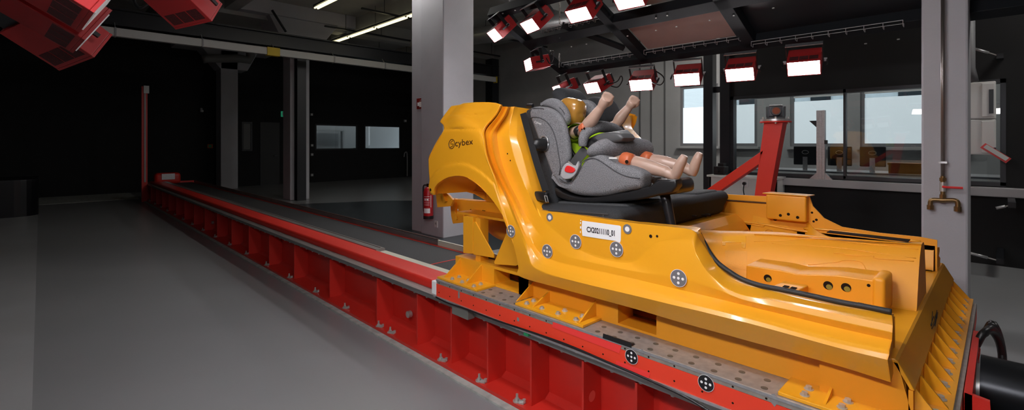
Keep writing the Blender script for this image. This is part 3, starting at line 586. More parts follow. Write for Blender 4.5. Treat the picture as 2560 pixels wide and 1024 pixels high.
# sheet depth of every feature line: top of the pillar, waist, corner, sill, front end
UX = [(2.035, 1.948, 1.945, 1.95, 1.95), (2.070, 1.984, 1.922, 1.902, 1.903), (2.050, 1.962, 1.932, 1.916, 1.916), (2.080, 2.0, 1.944, 1.93, 1.93),
      (2.066, 1.984, 1.976, 1.976, 1.986), (2.118, 2.042, 1.985, 1.976, 1.976), (2.128, 2.045, 2.004, 1.998, 1.984), (2.165, 2.075, 2.01, 2.0, 2.078)]
SK = [0, 4, 10, 16, 18, 22]
def uxat(x, s):
    v = (x[0], x[1], x[2], x[3], x[4], x[4])
    for i in range(5):
        if s <= SK[i+1]:
            f = (s-SK[i])/(SK[i+1]-SK[i]); f = f*f*(3-2*f); return v[i]*(1-f)+v[i+1]*f
    return v[-1]
def stream(k): return [onX(x, y, uxat(UX[k], i)) for i, (x, y) in enumerate(U[k])]
NS = 6
streams = [cr(stream(k), NS) for k in range(8)]
CXM = 5.64   # mirror: x -> CXM - x
def mirx(ps): return [[Vector((CXM-p.x, p.y, p.z)) for p in r] for r in ps]
def skin_rows():
    rows = []
    for k in range(7):
        a, b = streams[k], streams[k+1]; m = .07 if k in (0, 4, 5, 6) else .16
        for f in (0, m, .5, 1-m): rows.append([p.lerp(q, f) for p, q in zip(a, b)])
    rows.append(streams[7]); n = len(streams[7])
    u7 = streams[7]; i9 = 8*NS
    def sh(p, i, dx, dy, dz): return p+Vector((dx, dy, dz))
    rows.append([sh(p, i, .006, -.002 if i < i9 else 0, -.006 if i >= i9 else 0) for i, p in enumerate(u7)])
    def wide(i): return .09 if i < 14*NS else (.10 if i < 16*NS else .045)
    rows.append([sh(p, i, wide(i)+(.03 if i < i9 else 0), 0, -.006) for i, p in enumerate(u7)])
    rows.append([sh(p, i, wide(i)+.02, .0 if i >= i9 else .05, -.0-max(0, min(1, (i-6*NS)/(3*NS)))*max(.02, p.z-.80)) for i, p in enumerate(u7)])
    bot = [[p+Vector((.05, 0, .012)) if i > 8*NS else p+Vector((.012, 0, 0)) for i, p in enumerate(streams[0])]]
    return bot+rows
ARCH = [(1084,487),(1086,472),(1097,458),(1117,445),(1135,440),(1152,439),(1170,443),(1190,455),(1210,472),(1230,495),(1245,515),(1257,534),(1265,550),(1269,562),(1277,588),(1285,615)]
LEFT = [(1128,265),(1113,284),(1099,304),(1108,312),(1110,323),(1102,340),(1085,370),(1071,399),(1072,430),(1074,452),(1071,473),(1077,486),(1084,487)]
TOPE = [(1128,265),(1150,261),(1160,257),(1190,255.5),(1220,255),(1240,257),(1252,261)]
def qx(y): 
    if y > 335: return 1.95
    if y > 322: return 1.95+.012*(335-y)/13
    if y > 287: return 1.972+.04*(322-y)/35
    if y > 284: return 2.022
    return 2.025+.03*(284-y)/30
def quarter_rows(N=56, Mr=56):
    top = arclen([onX(x, y, qx(y)) for x, y in TOPE], N)
    left = arclen([onX(x, y, qx(y)) for x, y in LEFT], Mr)
    right = arclen(streams[0][:8*NS+1], Mr)
    bot = arclen(cr([onX(x, y, 1.95) for x, y in ARCH], 4), N)
    rows = []
    archc = bot
    for j in range(Mr+1):
        v = j/Mr; r = []
        for i in range(N+1):
            u = i/N
            p = top[i]*(1-v)+bot[i]*v+left[j]*(1-u)+right[j]*u-(top[0]*(1-u)*(1-v)+top[-1]*u*(1-v)+bot[0]*(1-u)*v+bot[-1]*u*v)
            d = min((p-q).length for q in archc[::3]); e = min(u, 1-u)*8; e = min(1, e)
            f = max(0, 1-abs(d-.0)/.085); f = 1 if f > .12 else max(0, f/.12); p = p+Vector((-.009*f*e, 0, 0))
            sy = HY-(p.z-EYE)*FPX/(p.x*CT+p.y*ST)
            g = .007*math.exp(-((sy-322)/3.0)**2)+.006*math.exp(-((sy-286)/2.5)**2); p = p+Vector((g*e, 0, 0))
            w_ = .006*math.sin(u*9+1)*max(0, min(1, (330-sy)/20)); p = p+Vector((w_*e, 0, 0))
            r.append(p)
        rows.append(r)
    lip = [p+Vector((.03, 0, 0)) for p in rows[-1]]; rows.append(lip)
    return rows
def thick(o, t=.004): m = o.modifiers.new('sheet', 'SOLIDIFY'); m.thickness = t; m.offset = 1
body = thing('car_body', 'orange cut open car body shell bolted on the sled', 'car body', (2.82, 1.5, .6))
SR, QR = skin_rows(), quarter_rows()
panel = grid_mesh(SR); o_side = panel.build('side_panel', ORANGE, body, auto=55)
quarter = grid_mesh(QR); o_q = quarter.build('quarter_panel', ORANGE, body, auto=38); thick(o_q)
grid_mesh(mirx(SR)).build('side_panel', ORANGE, body, auto=38)
o_ = grid_mesh(mirx(QR)).build('quarter_panel', ORANGE, body, auto=38)
bvh = BVHTree.FromPolygons([tuple(v) for v in panel.v]+[tuple(v) for v in quarter.v], panel.f+[[i+len(panel.v) for i in f] for f in quarter.f])
def hit(x, y):
    r = ray(x, y).normalized(); h = bvh.ray_cast(Vector((0, 0, EYE)), r)
    if h[0] is None: return onX(x, y, 1.95), Vector((-1, 0, 0))
    n = h[1] if h[1].dot(r) < 0 else -h[1]; return h[0], n
# closing face at the sill front and inner pillar web
ends = [s[-1] for s in streams]
poly = [ends[0]+Vector((.05, 0, .012))]+ends+[ends[-1]+Vector((.045, 0, -.006)), ends[-1]+Vector((.06, 0, -.15)), ends[0]+Vector((.12, 0, .02))]
MB().prism(poly, (0, .004, 0)).build('sill_end', ORANGE_IN, body); MB().prism([Vector((CXM-p.x, p.y, p.z)) for p in poly], (0, .004, 0)).build('sill_end', ORANGE_IN, body)
# rubber seal on the front aperture
seal = [onX(x, y, 2.078) for x, y in ((1748,583),(1754,595),(1763,611),(1776,634),(1795,657),(1826,680),(1857,698),(1901,713),(1957,724),(2020,737),(2100,754.5),(2163,766),(2229,779))]
MB().tube(cr(seal, 8), .0105, 10).build('rubber_seal', RUBBER, body, smooth=True); MB().tube(cr([Vector((CXM-p.x, p.y, p.z)) for p in seal], 8), .0105, 10).build('rubber_seal', RUBBER, body, smooth=True)
# stickers
for x, y in ((1279, 577), (1370, 627), (1441, 603), (1543, 622), (1698, 694)):
    p, n = hit(x, y); p0 = Vector((p.x, p.y, p.z)); n = (n+Vector((-3, 0, 0))).normalized(); sticker5(body, p0+Vector((-.006, 0, 0)), n, .036 if x > 1300 else .034)
for x, y in ((1375, 543), (1569, 572)):
    p, n = hit(x, y); c = p+Vector((-.003, 0, 0)); 
    def ring(c, r): return [c+Vector((0, cos(a*pi/16)*r, sin(a*pi/16)*r)) for a in range(32)]
    g = MB().add(ring(c, .0235), [list(range(32))]).build('ring_sticker', GREYINK, body); MB().add(ring(c+Vector((-.0006, 0, 0)), .0125), [list(range(32))]).build('ring_sticker_centre', WHT, body)
def decal(name, m, txt, quad, squeeze=None, off=.0022, parent=body, hitf=None):
    me = text_mesh(txt); xs = [v.co.x for v in me.vertices]; ys = [v.co.y for v in me.vertices]; x0, x1, y0, y1 = min(xs), max(xs), min(ys), max(ys)
    bm = bmesh.new(); bm.from_mesh(me); bmesh.ops.triangulate(bm, faces=bm.faces[:])
    for v in bm.verts:
        u, w_ = (v.co.x-x0)/(x1-x0), (v.co.y-y0)/(y1-y0); A, B, C_, D_ = quad   # bl, br, tr, tl
        px = (A[0]*(1-u)+B[0]*u)*(1-w_)+(D_[0]*(1-u)+C_[0]*u)*w_; py = (A[1]*(1-u)+B[1]*u)*(1-w_)+(D_[1]*(1-u)+C_[1]*u)*w_
        p, n = (hitf or hit)(px, py); v.co = p+Vector((-off, 0, 0))
    me2 = bpy.data.meshes.new(name); bm.to_mesh(me2); bm.free(); return fin(name, me2, m, parent)
decal('logo_lettering', mat('dark_red_ink', (.035, .008, .006), .5), 'cybex', [(1138.5, 371), (1183, 365), (1183, 345), (1138.5, 350)])
def stroke(pts, r, m, name='logo_mark', closed=False):
    P3 = []
    for x, y in pts: p, n = hit(x, y); P3.append(p+Vector((-.0022, 0, 0)))
    return MB().tube(P3, r, 6).build(name, m, body)
LOG = MATS['dark_red_ink']
stroke([(1130+7.2*cos(a*pi/12), 359.5+11.5*sin(a*pi/12)-1.5*cos(a*pi/12)) for a in range(25)], .0022, LOG)
stroke([(1133, 351), (1127, 356), (1127, 359), (1134, 359.5), (1133, 364), (1126, 368)], .0016, LOG)
# white label with the body number
def hitl(x, y): p, n = hit(x, y); return Vector((1.988, 0, 0)) + Vector((0, onX(x, y, 1.988).y, onX(x, y, 1.988).z)), n
def hitX(x, y): return onX(x, y, LX), Vector((-1, 0, 0))
LX = min(hit(x, y)[0].x for x, y in ((1456, 553), (1552, 567), (1552, 602), (1456, 590), (1500, 570)))-.0015
lab = [(1455.5, 551), (1500, 557), (1549, 563.5), (1552.5, 566), (1552, 600), (1550, 606), (1538, 601.5), (1500, 596), (1456, 589), (1454, 570)]
MB().add([onX(x, y, LX) for x, y in lab], [list(range(len(lab)))]).build('number_label', WHT, body)
for q in (((1451, 549), (1453, 552)), ((1450, 555), (1452.5, 559)), ((1450, 565), (1453, 571)), ((1450, 577), (1452, 582))):
    (a, b_), (c, d_) = q; MB().add([onX(x, y, LX) for x, y in ((a, b_), (c, b_), (c, d_), (a, d_))], [(0, 1, 2, 3)]).build('label_fleck', WHT, body)
decal('number_lettering', INK, 'CX20211110_01', [(1467, 581.5), (1537, 592.5), (1536.5, 575.5), (1467, 565.5)], off=.0008, hitf=hitX)
# small punched holes
HO = mat('hole_dark', (.02, .012, .008), .9, spec=.05)
def hole(x, y, r, m=HO):
    p, n = hit(x, y); c = p+n*.0012; up = Vector((0, 0, 1)); u = (up-n*up.dot(n)).normalized(); v = u.cross(n)
    MB().add([c+u*cos(a*pi/8)*r+v*sin(a*pi/8)*r for a in range(16)], [list(range(16))]).build('punched_hole', m, body)
for x, y, r in ((1269, 384, .005), (1276, 401, .005), (1627, 590, .008), (1643, 590, .006), (1076.5, 474, .011)): hole(x, y, r)
# ---- wheelhouse and rear underside
arch3 = arclen(cr([onX(x, y, 1.955) for x, y in ARCH], 3), 30)
ac = Vector((0, sum(p.y for p in arch3)/31, min(p.z for p in arch3)))
def sc(ps, x, f): return [Vector((x, ac.y+(p.y-ac.y)*f, ac.z+(p.z-ac.z)*f)) for p in ps]
grid_mesh([sc(arch3, 1.975, 1.0), sc(arch3, 2.0, 1.02), sc(arch3, 2.25, 1.0), sc(arch3, 2.3, .93)]).build('wheelhouse', ORANGE_IN, body, auto=50)
inner = sc(arch3, 2.3, .93); MB().prism(inner, (.006, 0, 0)).build('wheelhouse_wall', ORANGE_IN, body)
for pts in ([(1125, 478), (1180, 476), (1228, 484)], [(1150, 462), (1185, 461), (1200, 464)], [(1212, 470), (1214, 500)], [(1118, 465), (1122, 492)]):
    MB().tube([onX(x, y, 2.297) for x, y in pts], .006, 8).build('wheelhouse_bead', ORANGE_IN, body, smooth=True)
grid_mesh(mirx([sc(arch3, 1.975, 1.0), sc(arch3, 2.25, 1.0), sc(arch3, 2.3, .93)])).build('wheelhouse', ORANGE_IN, body, auto=50)
def pxprism(name, m, pts, X, dx, parent=body, bevel=0): return MB().prism([onX(x, y, X) for x, y in pts], (dx, 0, 0)).build(name, m, parent, bevel=bevel)
rr_ = pxprism('frame_rail', ORANGE_IN, [(1136, 497), (1200, 503), (1262, 508), (1275, 560), (1240, 550), (1190, 541), (1138, 533)], 2.26, .08, bevel=.006)
for x, y, r in ((1177, 525.5, .009), (1145, 524, .007)): c = onX(x, y, 2.258); MB().cyl(c, c+Vector((-.002, 0, 0)), r, 14).build('punched_hole', HO if r > .008 else WHT, body)
c0, c1 = onX(1206, 525, 2.257), onX(1213, 535, 2.257); MB().box(2.254, 2.259, min(c0.y, c1.y), max(c0.y, c1.y), c1.z, c0.z).build('punched_hole', HO, body)
pxprism('rear_bracket', ORANGE_IN, [(1088, 478), (1112, 478), (1132, 500), (1126, 515), (1093, 518)], 2.12, .02, bevel=.003)
pxprism('rear_bracket', ORANGE_IN, [(1124, 495), (1136, 497), (1138, 533), (1158, 535), (1158, 556), (1131, 559), (1127, 540)], 2.24, .05, bevel=.008)
pxprism('bracket_rib', ORANGE, [(1100, 482), (1104, 481), (1114, 503), (1111, 504)], 2.10, .019)
for x, y in ((1100, 483), (1088, 475)): c = onX(x, y, 2.09); MB().cyl(c, c-Vector((.005, 0, 0)), .006, 10).build('rivet', CHROME, body)
c = onX(1142, 544, 2.235); MB().cyl(c, c-Vector((.01, 0, 0)), .014, 16).build('rivet', ORANGE, body, auto=40)
puffy('spare_well', ORANGE_IN, [(1195, 545), (1290, 552), (1290, 605), (1255, 606), (1225, 592), (1205, 570)], 2.4, 2.9, .05, body)
# ---- floor, tunnel, seat riser
struct_y = ends[0].y
box('floor_pan', ORANGE_IN, 2.05, 3.59, .24, 1.45, .765, .785, body)
box('rear_floor', ORANGE_IN, 2.1, 3.54, 1.45, 2.7, 1.0, 1.015, body)
rowsT = []
for i in range(25):
    f = i/24; y = .252+(1.42-.252)*f; h = 1.047-.055*min(1, f*1.6)-.015*sin(f*9)*(.3+f); r = []
    for x, z in ((2.615, .786), (2.64, .80), (2.665, .86), (2.70, .93), (2.745, h-.045), (2.785, h-.012), (2.80, h-.002), (2.815, h), (2.86, h+.001), (2.90, h-.004), (2.925, h-.03), (2.96, .93), (3.0, .786)): r.append((x-.02*max(0, sin(f*6))*(z < 1.0), y, z))
    rowsT.append(r)
grid_mesh(rowsT).build('tunnel', ORANGE_IN, body, auto=60)
MB().prism([Vector(p) for p in rowsT[0]], (0, .006, 0)).build('tunnel_end', ORANGE_IN, body)
MB().box(2.83, 2.90, .30, .62, 1.047, 1.0505).build('tunnel_slot', HO, body)
MB().tube([(2.802, .252, 1.046), (2.795, .6, 1.03), (2.79, .95, 1.0)], .004, 6).build('tunnel_ridge', ORANGE_IN, body, smooth=True)
# reinforcement with round holes
ya_, yb_ = .3675, .88
bx = MB().prism([(2.47, yb_, .79), (2.47, yb_, .9), (2.47, .72, .905), (2.47, .66, .90), (2.47, .5, .925), (2.47, ya_, .93), (2.47, ya_-.012, .79)], (.2, 0, 0)); cm = bx.build('cross_member', ORANGE_IN, body, bevel=.01)
box('cross_member_flange', ORANGE_IN, 2.455, 2.50, ya_-.05, yb_, .786, .80, body, bevel=.004)
rbox('cross_member_end', ORANGE_IN, 2.455, 2.64, ya_-.035, ya_+.01, .79, .945, .015, body)
for x, y, r in ((1919, 695, .0175), (2070, 713, .0185), (2115, 718, .0185), (2171.5, 713, .0065)):
    c = onX(x, y, 2.468); hb = MB().cyl(c, c+Vector((.001, 0, 0)), r, 24).build('round_hole', HO, body)
    if r > .01: e = c+Vector((-.001, -.004, -.006)); MB().cyl(e, e+Vector((.0005, 0, 0)), r*.62, 16).build('yellow_plug', mat('olive_plug', (.25, .2, .02), .6), body)
c = onX(2152, 762, 2.44); box('square_cutout', HO, 2.452, 2.456, c.y-.008, c.y+.012, .80, .83, body)
ps = [onX(1950, 692, 2.38), onX(2012, 690, 2.38)]; yA, yB = ps[0].y, ps[1].y
MB().prism([(2.22, yA+.03, .786), (2.27, yA+.02, .862), (2.44, yA, .868), (2.455, yA, .786)], (0, yB-yA, 0)).build('seat_bracket', ORANGE_IN, body, bevel=.006)
for dy in (.35, .65): MB().box(2.33, 2.36, yA+(yB-yA)*dy-.01, yA+(yB-yA)*dy+.01, .866, .8685).build('bracket_slot', HO, body)
tb_ = grid_mesh(rowsT); tbv = BVHTree.FromPolygons([tuple(v) for v in tb_.v], tb_.f)
def onT(x, y, off=.003):
    r = ray(x, y).normalized(); h = tbv.ray_cast(Vector((0, 0, EYE)), r); return (h[0] if h[0] else onX(x, y, 2.72))-r*off
def tpatch(name, quads, m=ORANGE, off=.004):
    b = MB()
    for q in quads:
        rows = []
        for i in range(7):
            f = i/6; L = Vector(q[0]).lerp(Vector(q[3]), f); Rr = Vector(q[1]).lerp(Vector(q[2]), f); rows.append([onT(*(L.lerp(Rr, j/8)), off) for j in range(9)])
        g = grid_mesh(rows); b.add(g.v, g.f)
    o = b.build(name, m, body); thick(o, .003); return o
tpatch('tunnel_bracket', [[(1806, 590), (1864, 589), (1864, 605), (1806, 606)], [(1806, 606), (1814, 606), (1813, 614), (1806, 613)], [(1853, 605), (1864, 605), (1863, 620), (1854, 618)]])
tpatch('tunnel_pad', [[(1812, 625), (1868, 627), (1866, 676), (1815, 668)]], mat('ribbed_orange_pad', (.80, .34, .03), .55, bump=1.0, bscale=160), .002)
for pts in ([(1930, 608), (2000, 612), (2085, 618), (2180, 630), (2290, 645)], [(2085, 632), (2110, 633), (2120, 637), (2180, 639), (2190, 645), (2285, 652)], [(1885, 603), (1960, 600), (2030, 596), (2110, 603), (2200, 612), (2296, 622)], [(2020, 662), (2090, 655), (2110, 650), (2150, 653), (2165, 672)]):
    MB().tube(cr([onT(x, y, .001) for x, y in pts], 5), .0022, 6).build('tunnel_seam', ORANGE_IN, body, smooth=True)
MB().prism([(2.1, 1.08, .785), (2.1, 1.16, .80), (2.1, 1.27, .96), (2.1, 1.32, 1.0), (2.1, 1.5, 1.0), (2.1, 1.5, .785)], (1.42, 0, 0)).build('seat_riser', ORANGE_IN, body, bevel=.02)
for z, y in ((.86, 1.195), (.905, 1.225)): MB().tube([(3.0, y-.004, z), (3.45, y-.004, z)], .006, 8).build('riser_bead', ORANGE, body, smooth=True)
for x, y in ((1730, 540), (1754.5, 538), (1765, 536)): c = onY(x, y, 1.272); MB().cyl(c-Vector((0, .03, 0)), c+Vector((0, .0, 0)), .008, 12).build('punched_hole', HO, body)
# far inner sill with its box bracket and details
FX = 3.53
b0, b1 = onX(1922, 0, FX).y, onX(2022, 0, FX).y
MB().box(FX, FX+.02, .26, 1.5, .785, .93).build('inner_sill', ORANGE_IN, body)
sillt = [(FX+.0, onX(x, y, FX).y, onX(x, y, FX).z) for x, y in ((1770, 483), (1925, 491), (2022, 487), (2032, 515), (2060, 545), (2105, 567), (2200, 582), (2300, 592), (2343, 600))]
MB().prism([(FX, sillt[-1][1], .79)]+[(FX, 1.6, .79)]+[(FX, 1.6, sillt[0][2])]+sillt, (.012, 0, 0)).build('inner_sill_panel', ORANGE_IN, body)
zt_, zb_ = onX(1970, 488, FX-.06).z, onX(1970, 552, FX-.06).z
rbox('hinge_box', ORANGE_IN, FX-.06, FX+.03, b1, b0, zb_, zt_, .012, body)
MB().prism([(FX-.065, b0+.02, zt_), (FX-.065, b1-.01, zt_), (FX+.1, b1-.01, zt_-.004), (FX+.1, b0+.02, zt_-.004)], (0, 0, .006)).build('hinge_cap', ORANGE, body, bevel=.002)
for x, y in ((1951, 538), (1971, 535), (1994, 543)): c = onX(x, y, FX-.0605); MB().cyl(c, c-Vector((.001, 0, 0)), .0095, 14).build('punched_hole', HO, body)
for x, y, r in ((1974, 593, .01), (1938, 546, .014), (2030, 531, .007), (2041, 549, .008), (2034, 553, .007), (1760, 558, .01), (2012, 571, .007)): c = onX(x, y, FX-.001); MB().cyl(c, c-Vector((.001, 0, 0)), r, 12).build('punched_hole', HO, body)
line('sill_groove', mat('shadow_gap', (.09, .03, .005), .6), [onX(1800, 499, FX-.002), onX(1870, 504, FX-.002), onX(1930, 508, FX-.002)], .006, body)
for pts in ([(1760, 552), (1850, 554), (1905, 560), (1960, 570), (2040, 582)], [(2010, 570), (2080, 575), (2180, 588), (2302, 604)], [(1880, 561), (1908, 565), (1908, 560)]):
    line('sill_bead', ORANGE, [onX(x, y, FX-.003) for x, y in pts], .007, body)
c = onX(1923, 585, FX-.004); MB().tube([c+Vector((0, cos(a*pi/10)*.032, sin(a*pi/10)*.032)) for a in range(21)], .005, 6).tube([c+Vector((0, cos(a*pi/8)*.014, sin(a*pi/8)*.014)) for a in range(17)], .004, 6).build('embossed_ring', ORANGE, body, smooth=True)
box('near_inner_sill', ORANGE_IN, 2.105, 2.115, .26, 1.5, .785, .9, body)
# ---- front bulkhead plate with gussets
PZ = .792; BX0, BX1 = 2.0, 3.80; FYY = .2386
MB().prism([(BX0, .46, PZ-.012), (BX0, .46, PZ), (BX0, FYY+.008, PZ), (BX0, FYY, PZ-.006), (BX0, .195, .703), (BX0, .207, .703), (BX0, FYY+.012, PZ-.012)], (BX1-BX0, 0, 0)).build('front_plate', ORANGE, body, bevel=.004)
MB().prism([(BX0, .2, .703), (BX0, .2, .612), (BX0, .212, .612), (BX0, .212, .703)], (BX1-BX0, 0, 0)).build('front_plate_web', ORANGE_IN, body)
MB().prism([(BX0, FYY, PZ-.012), (BX0, .2, .61), (BX0, .46, .61), (BX0, .46, PZ-.012)], (.01, 0, 0)).build('front_plate_cheek', ORANGE_IN, body)
box('front_flange', ORANGE, BX0, BX1, .115, .2, DZ+.001, DZ+.014, body)
for i in range(14):
    x = BX0+.03+i*(BX1-BX0-.06)/13; MB().prism([(x, .199, .703), (x, .199, DZ+.0145), (x, .125, DZ+.0145)], (.008, 0, 0)).build('gusset', ORANGE, body)
    if i < 13: MB().hexbolt((x+.068, .15, DZ+.0141), .012, .011).build('hex_bolt', CHROME, body, auto=40)
# handwritten script on the slanted face
def onF(x, y):
    n = Vector((0, -(PZ-.006-.703), -(FYY-.195)*-1)); 
    # slanted plane through (FYY,PZ-.006) and (.195,.703)
    a = Vector((0, FYY, PZ-.006)); d_ = Vector((0, .195-FYY, .703-PZ+.006)); n = Vector((1, 0, 0)).cross(d_); r = ray(x, y); o = Vector((0, 0, EYE)); t_ = (a-o).dot(n)/r.dot(n); return o+r*t_
scr = [(2330, 778), (2327, 815), (2336, 800), (2333, 790), (2325, 812), (2328, 822), (2335, 808), (2334, 812), (2338, 800), (2337, 790), (2341, 775), (2338, 800), (2341, 795), (2343, 780), (2336, 815)]
MB().tube([onF(x, y)+Vector((0, -.002, .001)) for x, y in scr], .0012, 5).build('script_lettering', INK, body)
# =================================================================== MOUNTING FRAME
fr = thing('mounting_frame', 'orange welded frame with bolted feet between the sled and the car body', 'frame', (2.8, 1.4, DZ))
MX = 2.04
def beamX(Ya, Yb, z0, z1, X=MX, name='side_beam', m=ORANGE, w_=.14): return box(name, m, X, X+w_, min(Ya, Yb), max(Ya, Yb), z0, z1, fr)
h0, h1 = onX(1545, 800, MX).y, onX(1641, 800, MX).y; g0, g1 = onX(1235, 690, MX).y, onX(1297, 700, MX).y
zt_ = .735
beamX(.222, h1, DZ+.001, zt_, m=ORANGE_IN); beamX(h1, h0, zt_-.02, zt_, m=ORANGE_IN); beamX(h1, h0, DZ+.001, DZ+.012, m=ORANGE_IN); beamX(h0, g1, DZ+.001, zt_-.01, m=ORANGE_IN)
box('side_beam', ORANGE_IN, MX+.2, MX+.21, .46, 2.6, DZ+.001, .72, fr)
beamX(g1, g0, .705, .722); beamX(g1, g0, DZ+.001, DZ+.012); beamX(g0, 2.64, DZ+.001, .722); box('side_beam', ORANGE_IN, MX+.11, MX+.2, g1, 2.64, .70, .722, fr)
beamX(g1-.08, g1, DZ+.001, .722)
for X in (3.42,): box('side_beam', ORANGE_IN, X, X+.16, .46, 2.6, DZ+.001, .735, fr)
for y in (.7, 1.5, 2.45): box('cross_beam', ORANGE_IN, MX+.211, 3.419, y-.06, y+.06, DZ+.001, .70, fr)
def foot(Ya, Yb, bolts, gus):
    box('foot_plate', mat('yellow_orange_paint', (.84, .38, .012), .36, coat=.3), 1.885, MX-.001, min(Ya, Yb), max(Ya, Yb), DZ+.001, DZ+.014, fr, bevel=.002)
    for x, y in bolts: c = onZ(x, y, DZ+.02); MB().hexbolt((c.x, c.y, DZ+.014), .0105, .010).build('hex_bolt', CHROME, fr, auto=40)
    for x, y, h in gus:
        yy = onX(x, y, MX).y; zt2 = onX(x, y, MX).z; MB().prism([(MX, yy, zt2), (MX, yy, DZ+.0145), (1.905, yy, DZ+.0145)], (0, -.008, 0)).build('gusset', ORANGE, fr)
foot(2.64, 2.23, [(1131, 695), (1148, 690), (1155, 703), (1171, 699), (1185, 713), (1202, 708)], [(1150, 645, 0), (1203, 660, 0)])
foot(1.90, 1.43, [(1317, 756), (1334, 749.5), (1355, 768), (1395, 781), (1412, 774), (1440, 796), (1456, 788)], [(1331, 704, 0), (1372, 726, 0), (1487, 749, 0)])
foot(.563, .215, [(2012, 983), (2022, 968), (2105, 1014), (2120, 1000)], [(2082, 950, 0)])
# posts and triangular webs beside the wheel arch
def pprism(nm, pts, X, dx, m=ORANGE): return MB().prism([onX(x, y, X) for x, y in pts], (dx, 0, 0)).build(nm, m, fr, bevel=.002)
pprism('post', [(1158, 540), (1182, 542), (1182, 634), (1158, 632)], MX+.01, .09)
box('post_side', ORANGE_IN, MX+.02, MX+.09, onX(1183, 560, MX).y-.05, onX(1183, 560, MX).y-.001, .722, onX(1183, 545, MX).z, fr)
pprism('web_plate', [(1183, 555), (1188, 554), (1234, 636), (1234, 644), (1183, 636)], MX+.012, .01)
pprism('web_plate', [(1270, 572), (1282, 560), (1296, 660), (1290, 664), (1237, 660), (1235, 655)], MX-.004, .01)
# =================================================================== PUSHER at the right edge
ps_ = thing('pusher_cylinder', 'large dark steel cylinder at the lower right edge behind the sled', 'cylinder', (2.8, -.3, .48))
MB().cyl((2.8, .063, .485), (2.8, -.10, .485), .128, 48).build('barrel', mat('blued_steel', (.03, .032, .036), .3, metal=.8), ps_, auto=40)
MB().cyl((2.8, -.102, .485), (2.8, -.9, .485), .124, 48).build('barrel', MATS['blued_steel'], ps_, auto=40)
MB().cyl((2.8, .08, .475), (2.8, .064, .475), .1, 48).build('front_ring', CHROME, ps_, auto=40)
MB().cyl((2.8, .098, .475), (2.8, .081, .475), .06, 32).build('piston_rod', DARKST, ps_, auto=40)
MB().box(2.75, 2.85, -.9, .0, .0, .36).build('pedestal', BLKST, ps_)
rb_ = thing('red_coupling', 'red welded coupling bracket between sled and black cylinder', 'bracket', (2.5, .08, .3))
MB().prism([(2.38, .095, .60), (2.38, .03, .59), (2.38, .02, .43), (2.38, .06, .40), (2.38, .095, .40)], (.02, 0, 0)).build('side_plate', RED, rb_); MB().box(2.38, 3.2, .075, .097, .40, .60).build('back_plate', RED, rb_)
MB().cyl((2.375, .06, .53), (2.36, .06, .53), .018, 16).build('pin', RED, rb_)
t = thing('black_hoses', 'bundle of black hoses with red tape above the cylinder', 'hoses', (3.3, .1, .6))
for k in range(4): MB().tube(cr([(3.1+.06*k, .085, .56), (3.12+.07*k, .06, .62-.02*k), (3.2+.05*k, .03, .61), (3.25, .0, .5), (3.25, -.0, .2)], 6), .016, 8).build('hose', BLACKP if k != 1 else DARKST, t, smooth=True)
t2 = tag(MB().prism([onX(x, y, 3.0) for x, y in ((2398, 938), (2410, 882), (2440, 874), (2450, 888), (2436, 930))], (.1, 0, 0)).build('red_cover', RED), 'red cloth cover piece beside the black hoses', 'cover')
tag(rbox('red_block', BUTR, 3.4, 3.6, -.25, -.20, .60, .72, .015), 'small bright red block at the right edge of the picture', 'block')
